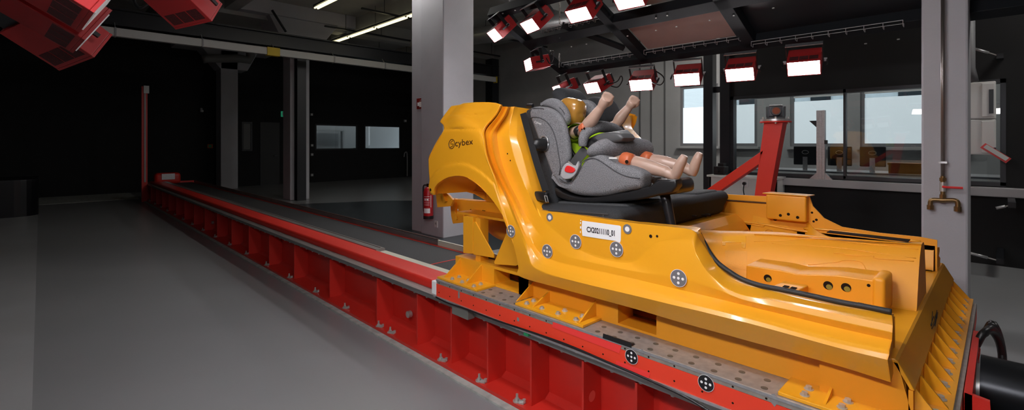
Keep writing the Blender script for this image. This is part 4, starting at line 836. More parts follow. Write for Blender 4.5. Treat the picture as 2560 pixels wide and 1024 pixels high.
# =================================================================== RED CAMERA STAND
def camstand():
    X0, X1 = 4.55, 4.67; f = lambda x, y: onX(x, y, X0)
    t = thing('camera_stand', 'slanted red steel arm with a diagonal brace behind the car body', 'stand', (4.6, 1.9, 0))
    a, b_, c, d_ = f(1910, 306), f(1957, 306), f(1924, 490), f(1886, 490)
    s = (a-d_)/(a.z-d_.z); e = (b_-c)/(b_.z-c.z); A0 = d_-s*(d_.z-.03); C0 = c-e*(c.z-.03)
    MB().prism([a, b_, C0, A0], (X1-X0, 0, 0)).build('arm', RED, t, bevel=.003)
    m1, m2 = f(1909, 374), f(1899, 409); n1, n2 = f(1780, 464), f(1804, 474); k = 2.2
    MB().prism([m1, m2, m2+(n2-m2)*k, m1+(n1-m1)*k], (X1-X0-.01, 0, 0)).build('brace', RED, t, bevel=.003)
    MB().box(4.4, 4.85, C0.y-.2, (m1+(n1-m1)*k).y+.3, .0, .03).build('base_plate', RED, t)
    q = (a+b_)/2+Vector((.06, 0, 0)); MB().cyl((q.x, q.y, q.z), (q.x, q.y, q.z+.012), .125, 32).build('flange', RED, t, auto=40)
    MB().cyl((q.x, q.y, q.z+.0125), (q.x, q.y, q.z+.03), .12, 32).build('turntable', ALU, t, auto=40)
    for i in range(6): MB().cyl((q.x+.11*cos(i*pi/3+.3), q.y+.11*sin(i*pi/3+.3), q.z-.012), (q.x+.11*cos(i*pi/3+.3), q.y+.11*sin(i*pi/3+.3), q.z+.05), .008, 8).build('clamp_bolt', CHROME, t)
    z = q.z+.03
    h = thing('high_speed_camera', 'black high speed camera with copper tinted lens on top of the red arm', 'camera', (q.x, q.y, z)); M_ = Matrix.Translation((q.x, q.y, z))@Matrix.Rotation(R(200), 4, 'Z')
    def bb(nm, m, *a_): MB().box(*a_, M_).build(nm, m, h, bevel=.003)
    bb('mount', BLACKP, -.07, .07, -.07, .07, .0005, .02); bb('mount_arm', BLACKP, -.05, .05, -.075, -.062, .0205, .11); bb('mount_arm', BLACKP, -.05, .05, .062, .075, .0205, .11)
    bb('body', mat('camera_body', (.03, .025, .035), .3), -.11, .03, -.055, .055, .025, .115)
    bb('top_plate', ALU, -.12, .06, -.05, .05, .116, .124)
    MB().tube([M_@Vector(p) for p in ((.031, 0, .07), (.06, 0, .07), (.085, 0, .07))], [.038, .042, .04], 24).build('lens', BLACKP, h, auto=40); MB().cyl(M_@Vector((.0855, 0, .07)), M_@Vector((.087, 0, .07)), .03, 24).build('lens_glass', mat('lens_copper', (.3, .08, .04), .1, coat=1), h)
camstand()
# =================================================================== REAR BENCH
def bench():
    t = thing('rear_bench', 'charcoal fabric rear bench of the car body with dark seat belt', 'car seat', (2.8, 1.6, 1.0))
    def sh(c):
        f = (c.y-1.3)/.7; x = c.x; z = c.z-.035*f
        if c.z > 1.05: z += .022*math.exp(-((x-2.38)/.3)**4)*.5-.018*math.exp(-((x-2.82)/.1)**2)+.012*math.exp(-((x-3.2)/.25)**4)
        return Vector((c.x, c.y-(.03 if c.z > 1.1 else 0), z))
    rbox('seat_cushion', FABD, 2.07, 3.47, 1.37, 2.02, 1.005, 1.165, .05, t, seg=6, shear=sh)
    for a, b_ in ((2.2, 2.6), (3.02, 3.36)): rbox('mesh_insert', FABM, a, b_, 1.41, 1.9, 1.12, 1.172, .022, t, shear=sh)
    line('cushion_seam', FABP, [(2.068, 1.41, 1.135), (2.066, 1.6, 1.128), (2.066, 1.95, 1.11)], .0022, t); line('cushion_seam', FABP, [(2.068, 1.44, 1.13), (2.067, 1.44, 1.02)], .0018, t)
    # backrest leaning to the rear
    def back(x0, x1, nm='backrest', m=FABD, y=0, r=.035):
        pr = [(1.86, 1.10), (1.90, 1.35), (1.975, 1.60), (2.035, 1.71), (2.12, 1.715), (2.13, 1.62), (2.12, 1.3), (2.1, 1.0), (1.95, 1.0)]
        o = MB().prism([(x0, a-y, b_) for a, b_ in pr], (x1-x0, 0, 0)).build(nm, m, t, smooth=True); b2 = o.modifiers.new('bevel', 'BEVEL'); b2.width = r; b2.segments = 4; b2.limit_method = 'ANGLE'; b2.angle_limit = R(30)
    back(2.195, 2.80, r=.022)
    pb = [(2.81, 1.05), (3.33, 1.05), (3.32, 1.35), (3.24, 1.58), (3.10, 1.70), (2.81, 1.71)]
    o = MB().prism([(x, 1.93+max(0, z-1.1)*.19, z) for x, z in pb], (0, .13, 0)).build('backrest', FABD, t, smooth=True); b2 = o.modifiers.new('bevel', 'BEVEL'); b2.width = .03; b2.segments = 4; b2.limit_method = 'ANGLE'; b2.angle_limit = R(40)
    for x, y_, z in ((2.58, 2.03, 1.80), (2.97, 2.03, 1.765)):
        def hs(c, x=x, z=z): return Vector((x+(c.x-x)*(1-.25*max(0, c.z-z)/.09), c.y+.05*(c.z-z)/.1, c.z))
        rbox('head_restraint', FABD, x-.145, x+.145, y_-.03, y_+.10, z-.13, z+.075, .055, t, seg=6, shear=hs)
        for s in (-.05, .05): MB().cyl((x+s, y_+.04, 1.65), (x+s, y_+.04, z-.1), .007, 8).build('headrest_rod', CHROME, t)
    # belt strap and buckle near the door
    f = lambda x, y, X=2.1: onX(x, y, X)
    bp = [f(1300, 285, 2.115), f(1312, 330, 2.10), f(1334, 410, 2.09), f(1356, 478, 2.085)]
    b = MB(); P_ = cr(bp, 6); w_ = Vector((.012, -.024, -.004)); b.add([p-w_*.0 for p in P_]+[p+Vector((.012, -.040, .01)) for p in P_], [[i, i+1, i+1+len(P_), i+len(P_)] for i in range(len(P_)-1)]); o = b.build('belt_strap', BLACKP, t); thick(o, .002)
    rbox('belt_guide', BLACKP, 2.075, 2.11, f(1366, 480).y-.02, f(1345, 480).y+.01, f(1350, 486).z-.035, f(1350, 486).z+.02, .01, t)
    c = f(1361, 489, 2.07); MB().tube([c, c+Vector((0, -.012, -.035)), c+Vector((0, -.03, -.033)), c+Vector((0, -.02, .0)), c], .0028, 6).build('belt_tongue', CHROME, t)
    MB().cyl(f(1318, 264, 2.2), f(1332, 264, 2.2), .012, 10).build('seat_release', BLACKP, t)
bench()
# =================================================================== CHILD SEAT
def childseat():
    t = thing('child_seat', 'grey melange child car seat with impact shield standing on the bench', 'child seat', (2.42, 1.7, 1.16))
    A = lambda l: [(1310+u/4, 210+v/4) for u, v in l]; B_ = lambda l: [(1330+u/4, 380+v/4) for u, v in l]
    XN, XF = 2.185, 2.66
    body_ = A([(50, 270), (75, 240), (140, 222), (220, 230), (290, 260), (345, 310), (380, 370), (405, 440), (425, 530), (440, 650), (442, 740), (420, 790), (385, 840), (372, 900), (400, 945)])
    rest = A([(440, 965), (350, 1010), (320, 1000), (260, 880), (200, 720), (150, 600), (105, 480), (70, 380), (50, 320)])
    wing = body_+rest
    puffy('side_wing', FABG, wing, XN+.005, XN+.055, .024, t); puffy('side_wing', FABG, wing, XF-.07, XF-.005, .028, t, X0=XF-.05)
    base = B_([(285, 285), (350, 300), (400, 270), (450, 190), (490, 110), (530, 55), (590, 25), (660, 25), (740, 65), (830, 120), (930, 140), (1010, 165), (1075, 205), (1095, 245), (1085, 330), (1070, 365), (900, 400), (720, 440), (560, 445), (430, 430), (330, 390), (250, 340), (215, 290), (180, 200), (230, 220)])
    puffy('seat_side', FABG, base, XN, XN+.13, .035, t); puffy('seat_side', FABG, base, XF-.13, XF, .035, t, X0=XF-.06)
    puffy('seat_pad', FABG, B_([(300, 300), (500, 250), (800, 200), (1060, 230), (1085, 340), (900, 400), (560, 440), (330, 380)]), XN+.12, XF-.12, .03, t)
    puffy('back_shell', FABG, A([(150, 215), (220, 215), (270, 330), (320, 560), (350, 800), (350, 950), (300, 980), (230, 780), (130, 520), (100, 350)]), XN+.09, XF-.09, .03, t)
    head = A([(145, 220), (165, 175), (215, 145), (270, 138), (330, 160), (385, 215), (420, 280), (432, 340), (420, 390), (395, 410), (360, 330), (300, 265), (220, 232)])
    puffy('headrest_wing', FABG, head, XN+.045, XN+.100, .026, t, X0=XN+.045)
    puffy('headrest_wing', FABG, A([(545, 165), (600, 155), (660, 180), (705, 240), (715, 300), (690, 380), (640, 400), (600, 410), (590, 300), (570, 220)]), XF-.12, XF-.045, .026, t, X0=XF-.11)
    puffy('headrest_back', FABG, [(x+8, y+4) for x, y in A([(170, 190), (270, 150), (330, 170), (340, 300), (330, 400), (250, 380), (190, 280)])], XN+.10, XF-.10, .025, t, X0=XN+.14)
    # piping
    pl = lambda nm, pts, X, r=.0028, m=FABP: line(nm, m, [onX(x, y, X) for x, y in pts], r, t)
    pl('piping', A([(60, 340), (110, 328), (180, 345), (240, 390), (285, 460), (320, 560), (345, 700), (362, 820), (350, 910)]), XN+.003)
    pl('piping', A([(355, 235), (385, 262), (405, 300)]), XN+.045)
    pl('piping', B_([(275, 265), (330, 298), (380, 305), (415, 265), (460, 180), (510, 95), (590, 62), (660, 75), (760, 140), (860, 205), (960, 245), (1080, 262)]), XN-.001)
    pl('piping', A([(80, 240), (180, 245), (200, 255)]), XN+.006)
    decal('seat_logo', mat('pale_stitching', (.5, .5, .5), .6), 'Cybex', [(1335, 309), (1354, 314), (1355, 306), (1337, 301)], parent=t, off=.002, hitf=lambda x, y: (onX(x, y, XN+.004), Vector((-1, 0, 0))))
    # side impact protector
    c = onX(1355, 362, XN); rg = MB().tube([onX(1360+11*cos(a*pi/8), 358+18*sin(a*pi/8), XN-.002) for a in range(17)], .006, 8); rg.build('protector_ring', mat('satin_grey_ring', (.3, .3, .31), .3, metal=.5), t, smooth=True)
    sc_ = [onX(1366, 362, XN), onX(1352, 362, XN-.03), onX(1340, 360, XN-.055), onX(1331, 358, XN-.065)]
    MB().tube(cr(sc_, 4), [.030, .036, .037, .038, .038, .038, .038, .037, .036, .034, .03, .024, .010], 20, flat=.72).build('side_protector', BLACKP, t, smooth=True)
    # buckle: grey holder with red insert, strap into it
    hold = [(1403, 425), (1409, 412), (1420, 406), (1436, 415), (1440, 410), (1444, 402), (1446, 412), (1440, 432), (1427, 445), (1411, 448), (1402, 440)]
    puffy('belt_holder', mat('light_grey_plastic', (.42, .42, .44), .35), hold, XN-.008, XN+.03, .006, t, sub=2)
    puffy('red_insert', BUTR, [(1411, 422), (1416, 414), (1425, 415), (1436, 421), (1437, 426), (1430, 432), (1418, 431), (1411, 428)], XN-.014, XN+.0, .004, t, sub=2)
    pts = [onX(1465, 372, 2.215), onX(1446, 394, 2.195), onX(1429, 416, 2.18)]; P_ = cr(pts, 5)
    w_ = onX(1440, 404, 2.195)-onX(1452, 384+26, 2.195); b = MB(); n = len(P_); dv = (onX(1437, 384, 2.195)-onX(1452, 402, 2.195))*.5
    b.add([p+dv for p in P_]+[p-dv for p in P_], [[i, i+1, i+1+n, i+n] for i in range(n-1)]); thick(b.build('belt_strap', mat('belt_webbing', (.03, .03, .032), .6), t), .002)
    MB().prism([onX(x, y, 2.178) for x, y in ((1421, 402), (1437, 416), (1434, 421), (1419, 408))], (.004, 0, 0)).build('belt_tongue', CHROME, t, bevel=.001)
    # impact shield
    up = [onX(1457, 366, 2.20), onX(1459, 345, 2.205), onX(1470, 328, 2.23), onX(1495, 317, 2.30), onX(1518, 318, 2.40), onX(1540, 325, 2.50), onX(1552, 340, 2.56), onX(1555, 356, 2.58)]
    P_ = cr(up, 6); n = len(P_); MB().tube(P_, [.020+.014*sin(pi*i/(n-1))**.6 for i in range(n)], 18).build('shield_arch', FABG, t, smooth=True)
    lo = [onX(1472, 385, 2.20), onX(1486, 376, 2.21), onX(1512, 370, 2.27), onX(1545, 370, 2.38), onX(1574, 372, 2.48), onX(1592, 374, 2.55), onX(1606, 377, 2.60), onX(1611, 378, 2.62)]
    P_ = cr(lo, 6); n = len(P_); MB().tube(P_, [(.014+.054*min(1, (i/(n-1))/.42)**.8)*(1 if i < n-7 else max(.12, 1-((i-n+7)/7)**2.2)) for i in range(n)], 24, flat=1.15).build('shield_cushion', FABG, t, smooth=True)
    line('shield_seam', FABP, [onX(1512, 379, 2.225), onX(1540, 386, 2.32), onX(1570, 387, 2.43), onX(1598, 385, 2.53), onX(1614, 377, 2.60)], .003, t)
    DG = mat('dark_grey_plastic', (.09, .09, .092), .4)
    puffy('shield_shell', DG, [(1453, 358), (1470, 345), (1500, 332), (1540, 330), (1556, 340), (1552, 352), (1500, 362), (1470, 372)], 2.26, 2.40, .02, t, X0=2.26, sub=3)
    MB().prism([onX(x, y, 2.29) for x, y in ((1516, 332), (1545, 327), (1558, 340), (1530, 346))], (.1, 0, .01)).build('shield_adjuster', mat('mid_grey_plastic', (.24, .25, .25), .4), t, bevel=.006)
    MB().prism([onX(x, y, 2.235) for x, y in ((1476, 348), (1483, 345), (1496, 354), (1489, 359))], (.02, 0, 0)).build('shield_clip', BLACKP, t, bevel=.003)
    MB().tube([onX(1540+7*cos(a*pi/6), 335+3.2*sin(a*pi/6), 2.285) for a in range(13)], .0018, 6).build('adjuster_slot', BLACKP, t)
    # black base with support leg
    bs = B_([(195, 330), (240, 350), (330, 410), (450, 445), (600, 450), (800, 415), (1000, 385), (1120, 345)])+[(x, y) for x, y in ((1628, 465), (1645, 450), (1690, 449), (1692, 462), (1682, 480), (1640, 489), (1600, 499), (1566, 502))]+B_([(820, 500), (700, 500), (600, 512), (450, 500), (330, 480), (235, 440)])
    puffy('base_rail', BLACKP, bs, XN+.02, XN+.09, .012, t, sub=2, X0=XN+.02); puffy('base_rail', BLACKP, bs, XF-.09, XF-.02, .012, t, sub=2, X0=XF-.09)
    MB().box(XN+.09, XF-.09, 1.42, 1.95, 1.19, 1.235).build('base_floor', BLACKP, t)
    lowb = [(1384, 490), (1392, 500), (1410, 510), (1460, 512), (1480, 508), (1415, 530), (1393, 528)]
    puffy('base_foot', BLACKP, lowb, XN+.03, XF-.03, .008, t, sub=2, X0=XN+.03)
    puffy('base_nose', mat('black_satin_plastic', (.02, .02, .023), .32), [(1621, 470), (1633, 455), (1640, 448), (1670, 446), (1686, 452), (1690, 472), (1684, 484), (1650, 490), (1630, 488)], 2.31, 2.54, .03, t, X0=2.31, sub=3)
    MB().tube([onX(1661, 482, 2.36), onX(1668, 510, 2.36), onX(1680, 566, 2.36), onX(1692, 625, 2.36)], [.026, .025, .022, .022], 20, flat=1.1).build('support_leg', MATS['black_satin_plastic'], t, smooth=True)
    line('adjust_handle', DG, [onX(1607, 440, 2.26), onX(1602, 452, 2.26), onX(1607, 463, 2.27), onX(1620, 466, 2.29), onX(1632, 460, 2.31)], .009, t)
    line('adjust_handle', DG, [onX(1607, 440, 2.26), onX(1622, 447, 2.35), onX(1634, 444, 2.42)], .008, t)
    box('shield_tag', WHITEP, 2.2, 2.204, onX(1542, 392, 2.2).y, onX(1522, 385, 2.2).y, onX(1535, 397, 2.2).z, onX(1535, 393, 2.2).z, t)
childseat()
# =================================================================== DUMMY
def dummy():
    t = thing('crash_test_dummy', 'child crash test dummy in a neon yellow shirt with arms raised and bare feet', 'dummy', (2.42, 1.75, 1.25))
    def P(x, y, X): return onX(x, y, X)
    bm = MB()
    def limb(pts, rad, n=5, flat=1.0, up=None):
        ps = cr(pts, n); rr = []; k = len(rad)
        for i in range(len(ps)):
            f = i/n; a = min(int(f), k-2); rr.append(rad[a]*(1-(f-a))+rad[a+1]*(f-a))
        bm.tube(ps, rr, 14, flat=flat, up=up)
    # torso, pelvis, neck
    limb([Vector((2.42, 1.84, 1.24)), Vector((2.42, 1.85, 1.32)), Vector((2.42, 1.87, 1.44)), Vector((2.42, 1.885, 1.54)), Vector((2.42, 1.885, 1.585)), Vector((2.42, 1.88, 1.63))], [.07, .078, .082, .078, .045, .034], flat=1.2, up=(0, -1, 0))
    for s, xs in ((0, (2.35, 2.33, 2.315)), (1, (2.49, 2.53, 2.56))):
        k = P(1570, 403, 2.32) if s == 0 else P(1618, 399, 2.55)
        an = P(1668, 430, 2.31) if s == 0 else P(1718, 420, 2.56)
        mid = k.lerp(an, .45)
        limb([Vector((xs[0], 1.83, 1.27)), Vector((xs[0], 1.80, 1.28)), (Vector((xs[0], 1.80, 1.28))+k)/2+Vector((0, 0, .01)), k], [.05, .062, .056, .042])
        limb([k, k.lerp(an, .15), mid, k.lerp(an, .8), an], [.040, .042, .044, .034, .030])
        heel, ball, toe = (P(1686, 446, 2.31), P(1697, 418, 2.305), P(1712, 388, 2.305)) if s == 0 else (P(1731, 437, 2.56), P(1738, 410, 2.56), P(1750, 381, 2.56))
        limb([an+Vector((0, .01, 0)), heel+Vector((0, 0, .012))], [.029, .026])
        limb([heel+Vector((0, .004, -.002)), heel.lerp(ball, .5), ball, ball.lerp(toe, .5), toe], [.022, .027, .027, .025, .017])
    for s in (0, 1):
        if s == 0: sh_, el, w1, wr, kn, tip = Vector((2.315, 1.88, 1.545)), P(1459, 322, 2.235), P(1480, 300, 2.235), P(1503, 268, 2.235), P(1516, 247, 2.235), P(1524, 235, 2.24)
        else: sh_, el, w1, wr, kn, tip = Vector((2.52, 1.88, 1.545)), P(1540, 312, 2.60), P(1553, 292, 2.61), P(1573, 267, 2.62), P(1582, 254, 2.62), P(1591, 245, 2.62)
        limb([Vector((2.42, 1.88, 1.54)), sh_, sh_.lerp(el, .5), el], [.05, .042, .034, .030])
        limb([el, el.lerp(w1, .6), w1, w1.lerp(wr, .6), wr], [.030, .036, .036, .029, .023])
        d = (tip-wr).normalized(); side = d.cross(Vector((.75, .65, 0))).normalized()
        limb([wr, wr.lerp(kn, .5), kn], [.024, .030, .029])
        fl = [.92, 1.04, 1.0, .82]
        dep = d.cross(side).normalized()
        for j in range(4):   # four closed fingers, joined like a mitten with grooves
            o_ = side*((j-1.5)*.0145); L = (tip-kn).length*fl[j]+.006; a0 = kn+o_
            limb([a0, a0+d*L*.6, a0+d*L+dep*.004], [.0115, .0112, .0095], n=4)
        th = kn.lerp(wr, .55)+side*-.024+dep*-.006; limb([th, th+d*.022-side*.008, th+d*.042-side*.004], [.0115, .0115, .009], n=4)
    o = bm.build('body_skin', SKIN, t, smooth=True)
    rm = o.modifiers.new('remesh', 'REMESH'); rm.mode = 'VOXEL'; rm.voxel_size = .0042; rm.use_smooth_shade = True
    sm = o.modifiers.new('smooth', 'SMOOTH'); sm.iterations = 7; sm.factor = .5
    # joints
    for x, y, X, nm in ((1567, 401, 2.295, 'knee_joint'), (1614, 397, 2.535, 'knee_joint'), (1460, 321, 2.228, 'elbow_joint')):
        c = P(x, y, X); r = .046 if 'knee' in nm else .0335
        d = (P(1600, 410, X)-P(1560, 398, X)).normalized() if 'knee' in nm else (P(1475, 310, X)-P(1455, 325, X)).normalized()
        L = .036 if 'knee' in nm else .024
        jn = MB().tube([c-d*L, c-d*L*.75, c-d*L*.3, c+d*L*.5, c+d*L], [r*.6, r*.88, r, r*1.0, r*.94], 20).build(nm, SKINO, t, smooth=True)
        if x == 1567:
            q = P(1567, 404, X-.046); MB().cyl(q, q+Vector((-.0025, 0, 0)), .010, 16).build('joint_bolt', HO, t)
        if x == 1460:
            for a_, b2 in ((1461, 321), (1455, 323)): q = P(a_, b2, X-.034); MB().cyl(q, q+Vector((-.003, 0, 0)), .0065 if a_ > 1457 else .004, 14).build('joint_bolt', HO, t)
    e1, e2 = P(1449, 326, 2.232), P(1447, 330, 2.235); MB().tube([P(1446, 323, 2.245), P(1451, 331, 2.24)], [.034, .036], 20).build('arm_band', BLACKP, t, smooth=True)
    # head with a face turned to the chest
    hc = P(1429, 281, 2.42); bmh = bmesh.new(); bmesh.ops.create_uvsphere(bmh, u_segments=40, v_segments=28, radius=1)
    for v in bmh.verts:
        p = v.co.copy(); x, y, z = p
        sx, sy, sz = .073, .088, .093
        k = 3.0; nn = (abs(x)**k+abs(y)**k+abs(z)**k)**(1/k); p = p/nn
        x, y, z = p; w_ = 1-.16*max(0, -z)-.03*z
        q = Vector((x*sx*w_, y*sy*(1-.05*max(0, -z)), z*sz))
        if y < 0: # face: brow, nose, mouth, eye sockets
            g = lambda cx, cz, s1, s2: math.exp(-((x-cx)/s1)**2-((z-cz)/s2)**2)
            q.y -= .012*g(0, -.15, .13, .22)+.004*g(0, .25, .5, .1)+.005*g(0, -.52, .25, .07)-.006*g(.38, .05, .2, .12)-.006*g(-.38, .05, .2, .12)+.006*g(0, -.85, .3, .2)
        v.co = q
    bmesh.ops.rotate(bmh, verts=bmh.verts, cent=(0, 0, 0), matrix=Matrix.Rotation(R(12), 3, 'X'))
    for v in bmh.verts: v.co += hc
    me = bpy.data.meshes.new('head'); bmh.to_mesh(me); bmh.free(); hd = fin('head', me, HEADM, t, smooth=True)
    for s in (-1, 1):
        e = hc+Vector((s*.074, .01, -.01)); er = MB().tube([e+Vector((0, .003, -.02)), e+Vector((s*.004, .006, 0)), e+Vector((s*.002, .002, .018))], [.006, .011, .007], 10).build('ear', HEADM, t, smooth=True)
    MB().tube([hc+Vector((0, .0, -.09)), hc+Vector((0, .01, -.15))], [.05, .045], 20).build('neck_sleeve', BLACKP, t, smooth=True)
    # shirt: torso shell with short sleeves
    sb = MB()
    def ring(c, rx, ry, n=28): return [c+Vector((cos(a*2*pi/n)*rx, sin(a*2*pi/n)*ry, 0)) for a in range(n)]
    lv = [(1.25, 1.835, .115, .085), (1.33, 1.85, .118, .092), (1.44, 1.865, .122, .095), (1.52, 1.885, .125, .088), (1.56, 1.885, .105, .075), (1.585, 1.885, .06, .055)]
    rs = [ring(Vector((2.42, y, z)), a, b_) for z, y, a, b_ in lv]; n = 28
    sb.add([p for r in rs for p in r], [[i*n+j, i*n+(j+1) % n, (i+1)*n+(j+1) % n, (i+1)*n+j] for i in range(len(rs)-1) for j in range(n)]); sb.build('shirt', VIS, t, smooth=True)
    for s in (0, 1):
        a, b_ = (Vector((2.34, 1.88, 1.545)), P(1440, 328, 2.25)) if s == 0 else (Vector((2.50, 1.88, 1.545)), P(1525, 325, 2.58))
        MB().tube([a, a.lerp(b_, .5), b_], [.052, .050, .046], 20, cap=False).build('sleeve', VIS, t, smooth=True)
        MB().tube([a.lerp(b_, .86), a.lerp(b_, 1.04)], [.0475, .0475], 20, cap=False).build('sleeve_cuff', BLACKP, t, smooth=True)
    pl = [P(1415, 345, 2.33), P(1420, 368, 2.30), P(1436, 402, 2.29)]; 
    MB().tube(cr([P(1421, 355, 2.30), P(1427, 375, 2.295), P(1445, 400, 2.29)], 4), .012, 8).build('shirt_stripe', BLACKP, t, smooth=True)
dummy()
# =================================================================== OVERHEAD LAMP FRAME
RX = [4.0, 4.6, 5.3]
def rz(X): return 3.06-.427*(X-4.0)
def onRig(x, y, dz=0):
    r = ray(x, y); k = (3.06+dz+.427*4.0-EYE)/(r.z+.427*r.x); return r*k+Vector((0, 0, EYE))
def rig():
    t = thing('lamp_gantry', 'black steel grid frame hanging tilted over the car body', 'frame', (4.6, 2, 2.9))
    ang = math.atan(.427); NT = 'beam'
    def ybeam(X, Y0, Y1, w_=.09, h=.10, dz=0):
        M_ = Matrix.Translation((X, 0, rz(X)+dz))@Matrix.Rotation(ang, 4, 'Y'); MB().box(-w_/2, w_/2, Y0, Y1, 0, h, M_).build('beam', DARKF, t, bevel=.004)
    DARKF = mat('dark_frame_paint', (.010, .012, .015), .6, spec=.25)
    Yl = onRig(1238, 47).y
    yA = [Yl, onRig(1395, 120).y, onRig(1405, 190).y]
    y1 = [onRig(1234, 46).y, onRig(1338, 130).y, onRig(1412, 195).y]
    ybeam(4.0, -.6, Yl+.06, .10, .12); ybeam(4.6, -.6, Yl+.0, .16, .12); ybeam(5.3, -.6, Yl+.05, .12, .12)
    def xbeam(Y, X0, X1, w_=.10, h=.11, dz=.0): 
        L = (X1-X0)/cos(ang); M_ = Matrix.Translation((X0, Y, rz(X0)+dz))@Matrix.Rotation(ang, 4, 'Y'); MB().box(0, L, -w_/2, w_/2, 0, h, M_).build('cross_beam', DARKF, t, bevel=.004)
    Y2 = onRig(1560, 100).y; Y3 = onRig(1845, 70).y
    xbeam(Yl, 3.98, 5.32); xbeam(Y2, 3.98, 5.32, .11); xbeam(Y3, 3.98, 5.32, .13); xbeam(-.3, 3.98, 5.32)
    # diagonal stay
    a, b_ = onRig(1405, 62, .08), onRig(1560, 120, .1); MB().tube([a, b_], .04, 4).build('stay', DARKF, t)
    # boards resting in the bays
    def board(X0, X1, Ya, Yb, m, nm, dz=.125): MB().add([(X0, Ya, rz(X0)+dz), (X1, Ya, rz(X1)+dz), (X1, Yb, rz(X1)+dz), (X0, Yb, rz(X0)+dz), (X0, Ya, rz(X0)+dz+.01), (X1, Ya, rz(X1)+dz+.01), (X1, Yb, rz(X1)+dz+.01), (X0, Yb, rz(X0)+dz+.01)], [(0, 1, 2, 3), (4, 5, 6, 7), (0, 1, 5, 4), (1, 2, 6, 5), (2, 3, 7, 6), (3, 0, 4, 7)]).build(nm, m, t)
    board(4.0, 5.3, -.6, Y3-.02, BLKST, 'black_board'); board(4.62, 5.28, Y3+.02, Y2-.06, PLY, 'pale_board', .13); board(4.02, 4.56, Y3+.02, Y2-.15, mat('grey_board', (.34, .33, .32), .6), 'grey_board', .13)
    # bolts on the beams
    for x, y in ((1257, 33), (1288, 25), (1342, 10), (1428, 116), (1466, 109), (1569, 89), (1640, 44), (1668, 38), (1640, 75), (1691, 66), (1774, 50), (1933, 19), (1834, 38), (1376, 126)):
        c = onRig(x, y, -.001); MB().cyl(c, c-Vector((0, 0, .008)), .011, 8).build('frame_bolt', CHROME, t)
    for x, y in ((2164, 108), (2246, 97)):
        c = onRig(x, y, -.001); MB().cyl(c, c-Vector((0, 0, .008)), .011, 8).build('frame_bolt', CHROME, t)
    # wire trays
    def tray(X, Ya, Yb, dz, n, nm='wire_tray', m=GREYP):
        b = MB(); z = rz(X)+dz; b.tube([(X, Ya, z), (X, Yb, z)], .0035, 6).tube([(X+.05, Ya, z-.02), (X+.05, Yb, z-.02)], .003, 6)
        for i in range(n+1): y = Ya+(Yb-Ya)*i/n; b.tube([(X, y, z), (X, y, z-.045), (X+.05, y, z-.05), (X+.05, y, z-.02)], .0025, 4)
        b.build(nm, m, t)
    tray(4.56-.06, Y2+.1, Yl-.35, .09, 10); tray(5.20, Y2+.05, Yl-.1, .07, 10); tray(5.12, Y3+.05, Y2-.1, .02, 9)
    yq = [onRig(1880, 105).y, onRig(2258, 50).y]
    tray(onRig(2060, 79).x-.02, yq[1], yq[0], -.01, 9)
rig()
def chain(x, ya, yb, X, label):
    a, b_ = onX(x, ya, X), onX(x, yb, X); n = max(4, int((a.z-b_.z)/.045)); b = MB()
    for i in range(n):
        c = a.lerp(b_, (i+.5)/n); u = Vector((1, 0, 0)) if i % 2 else Vector((.3, .95, 0)); b.tube([c+Vector((0, 0, cos(g*pi/6)*.028))+u*sin(g*pi/6)*.012 for g in range(13)], .004, 5, cap=False)
    tag(b.build('hanging_chain', CHROME, smooth=True), label, 'chain', 'chains of the lamp frame')
chain(1273, -60, 24, 4.02, 'chain holding the frame above its upper left corner'); chain(1399, -60, 94, 4.6, 'chain hanging at the middle beam of the frame'); chain(1398, 134, 168, 5.2, 'short chain with a ring below the middle beam')
# ---- lamps
def make_lamp(face=LEDM):
    t = thing('flood_lamp', 'x', 'lamp', local=True); W2, H2, D_ = .142, .08, .26
    b = MB(); b.box(-D_, -.012, -W2, W2, -H2, H2)
    b.build('housing', REDP, t, bevel=.003)
    MB().box(-.0118, .0, -W2, W2, H2-.008, H2).box(-.0118, .0, -W2, W2, -H2, -H2+.008).box(-.0118, .0, -W2, -W2+.008, -H2+.0081, H2-.0081).box(-.0118, .0, W2-.008, W2, -H2+.0081, H2-.0081).build('front_rim', REDP, t)
    if face is not LEDDIM: box('light_face', face, -.0115, -.004, -W2+.0082, W2-.0082, -H2+.0082, H2-.0082, t)
    else:
        for i in range(8): y = -W2+.03+i*.0305; box('led_slat', face, -.0115, .004, y, y+.027, -H2+.0122, H2-.0122, t)
        box('slat_tray', BLACKP, -.0116, -.01, -W2+.0082, W2-.0082, -H2+.0082, H2-.0082, t)
    VG = mat('vent_grille_dark', (.06, .004, .005), .7, var=.8, scale=300)
    for i in range(3):
        y = -W2+.022+i*.083
        for s in (-1, 1): box('vent_grille', VG, -.105, -.03, y, y+.075, s*(H2+.0006)-.0005, s*(H2+.0006)+.0005, t)
    for s in (-1, 1):
        box('bracket_arm', BLACKP, -.17, -.13, s*(W2+.012)-.004, s*(W2+.012)+.004, -.02, H2+.10, t)
        MB().cyl((-.15, s*(W2+.017), .0), (-.15, s*(W2+.045), .0), .018, 12).build('knob', GREYP, t)
        MB().box(-.16, -.05, s*(W2+.045)-.006, s*(W2+.045)+.006, -.01, .01).build('clamp_lever', BLACKP, t)
    box('bracket_bar', ALU, -.18, -.12, -W2-.016, W2+.016, H2+.10, H2+.106, t)
    box('rear_fins', BLKST, -D_-.05, -D_-.001, -W2+.02, W2-.02, -H2+.02, H2-.02, t)
    box('side_stripe', mat('lamp_edge', (.3, .01, .01), .4), -D_-.002, -.2, -W2-.0012, W2+.0012, -H2+.03, H2-.03, t)
    return t
def copy_tree(o, parent=None):
    c = o.copy(); COL.objects.link(c)
    if parent: c.parent = parent
    for ch in list(o.children): copy_tree(ch, c)
    return c
proto = make_lamp(); protod = make_lamp(LEDDIM); proton = make_lamp(LEDADDED)
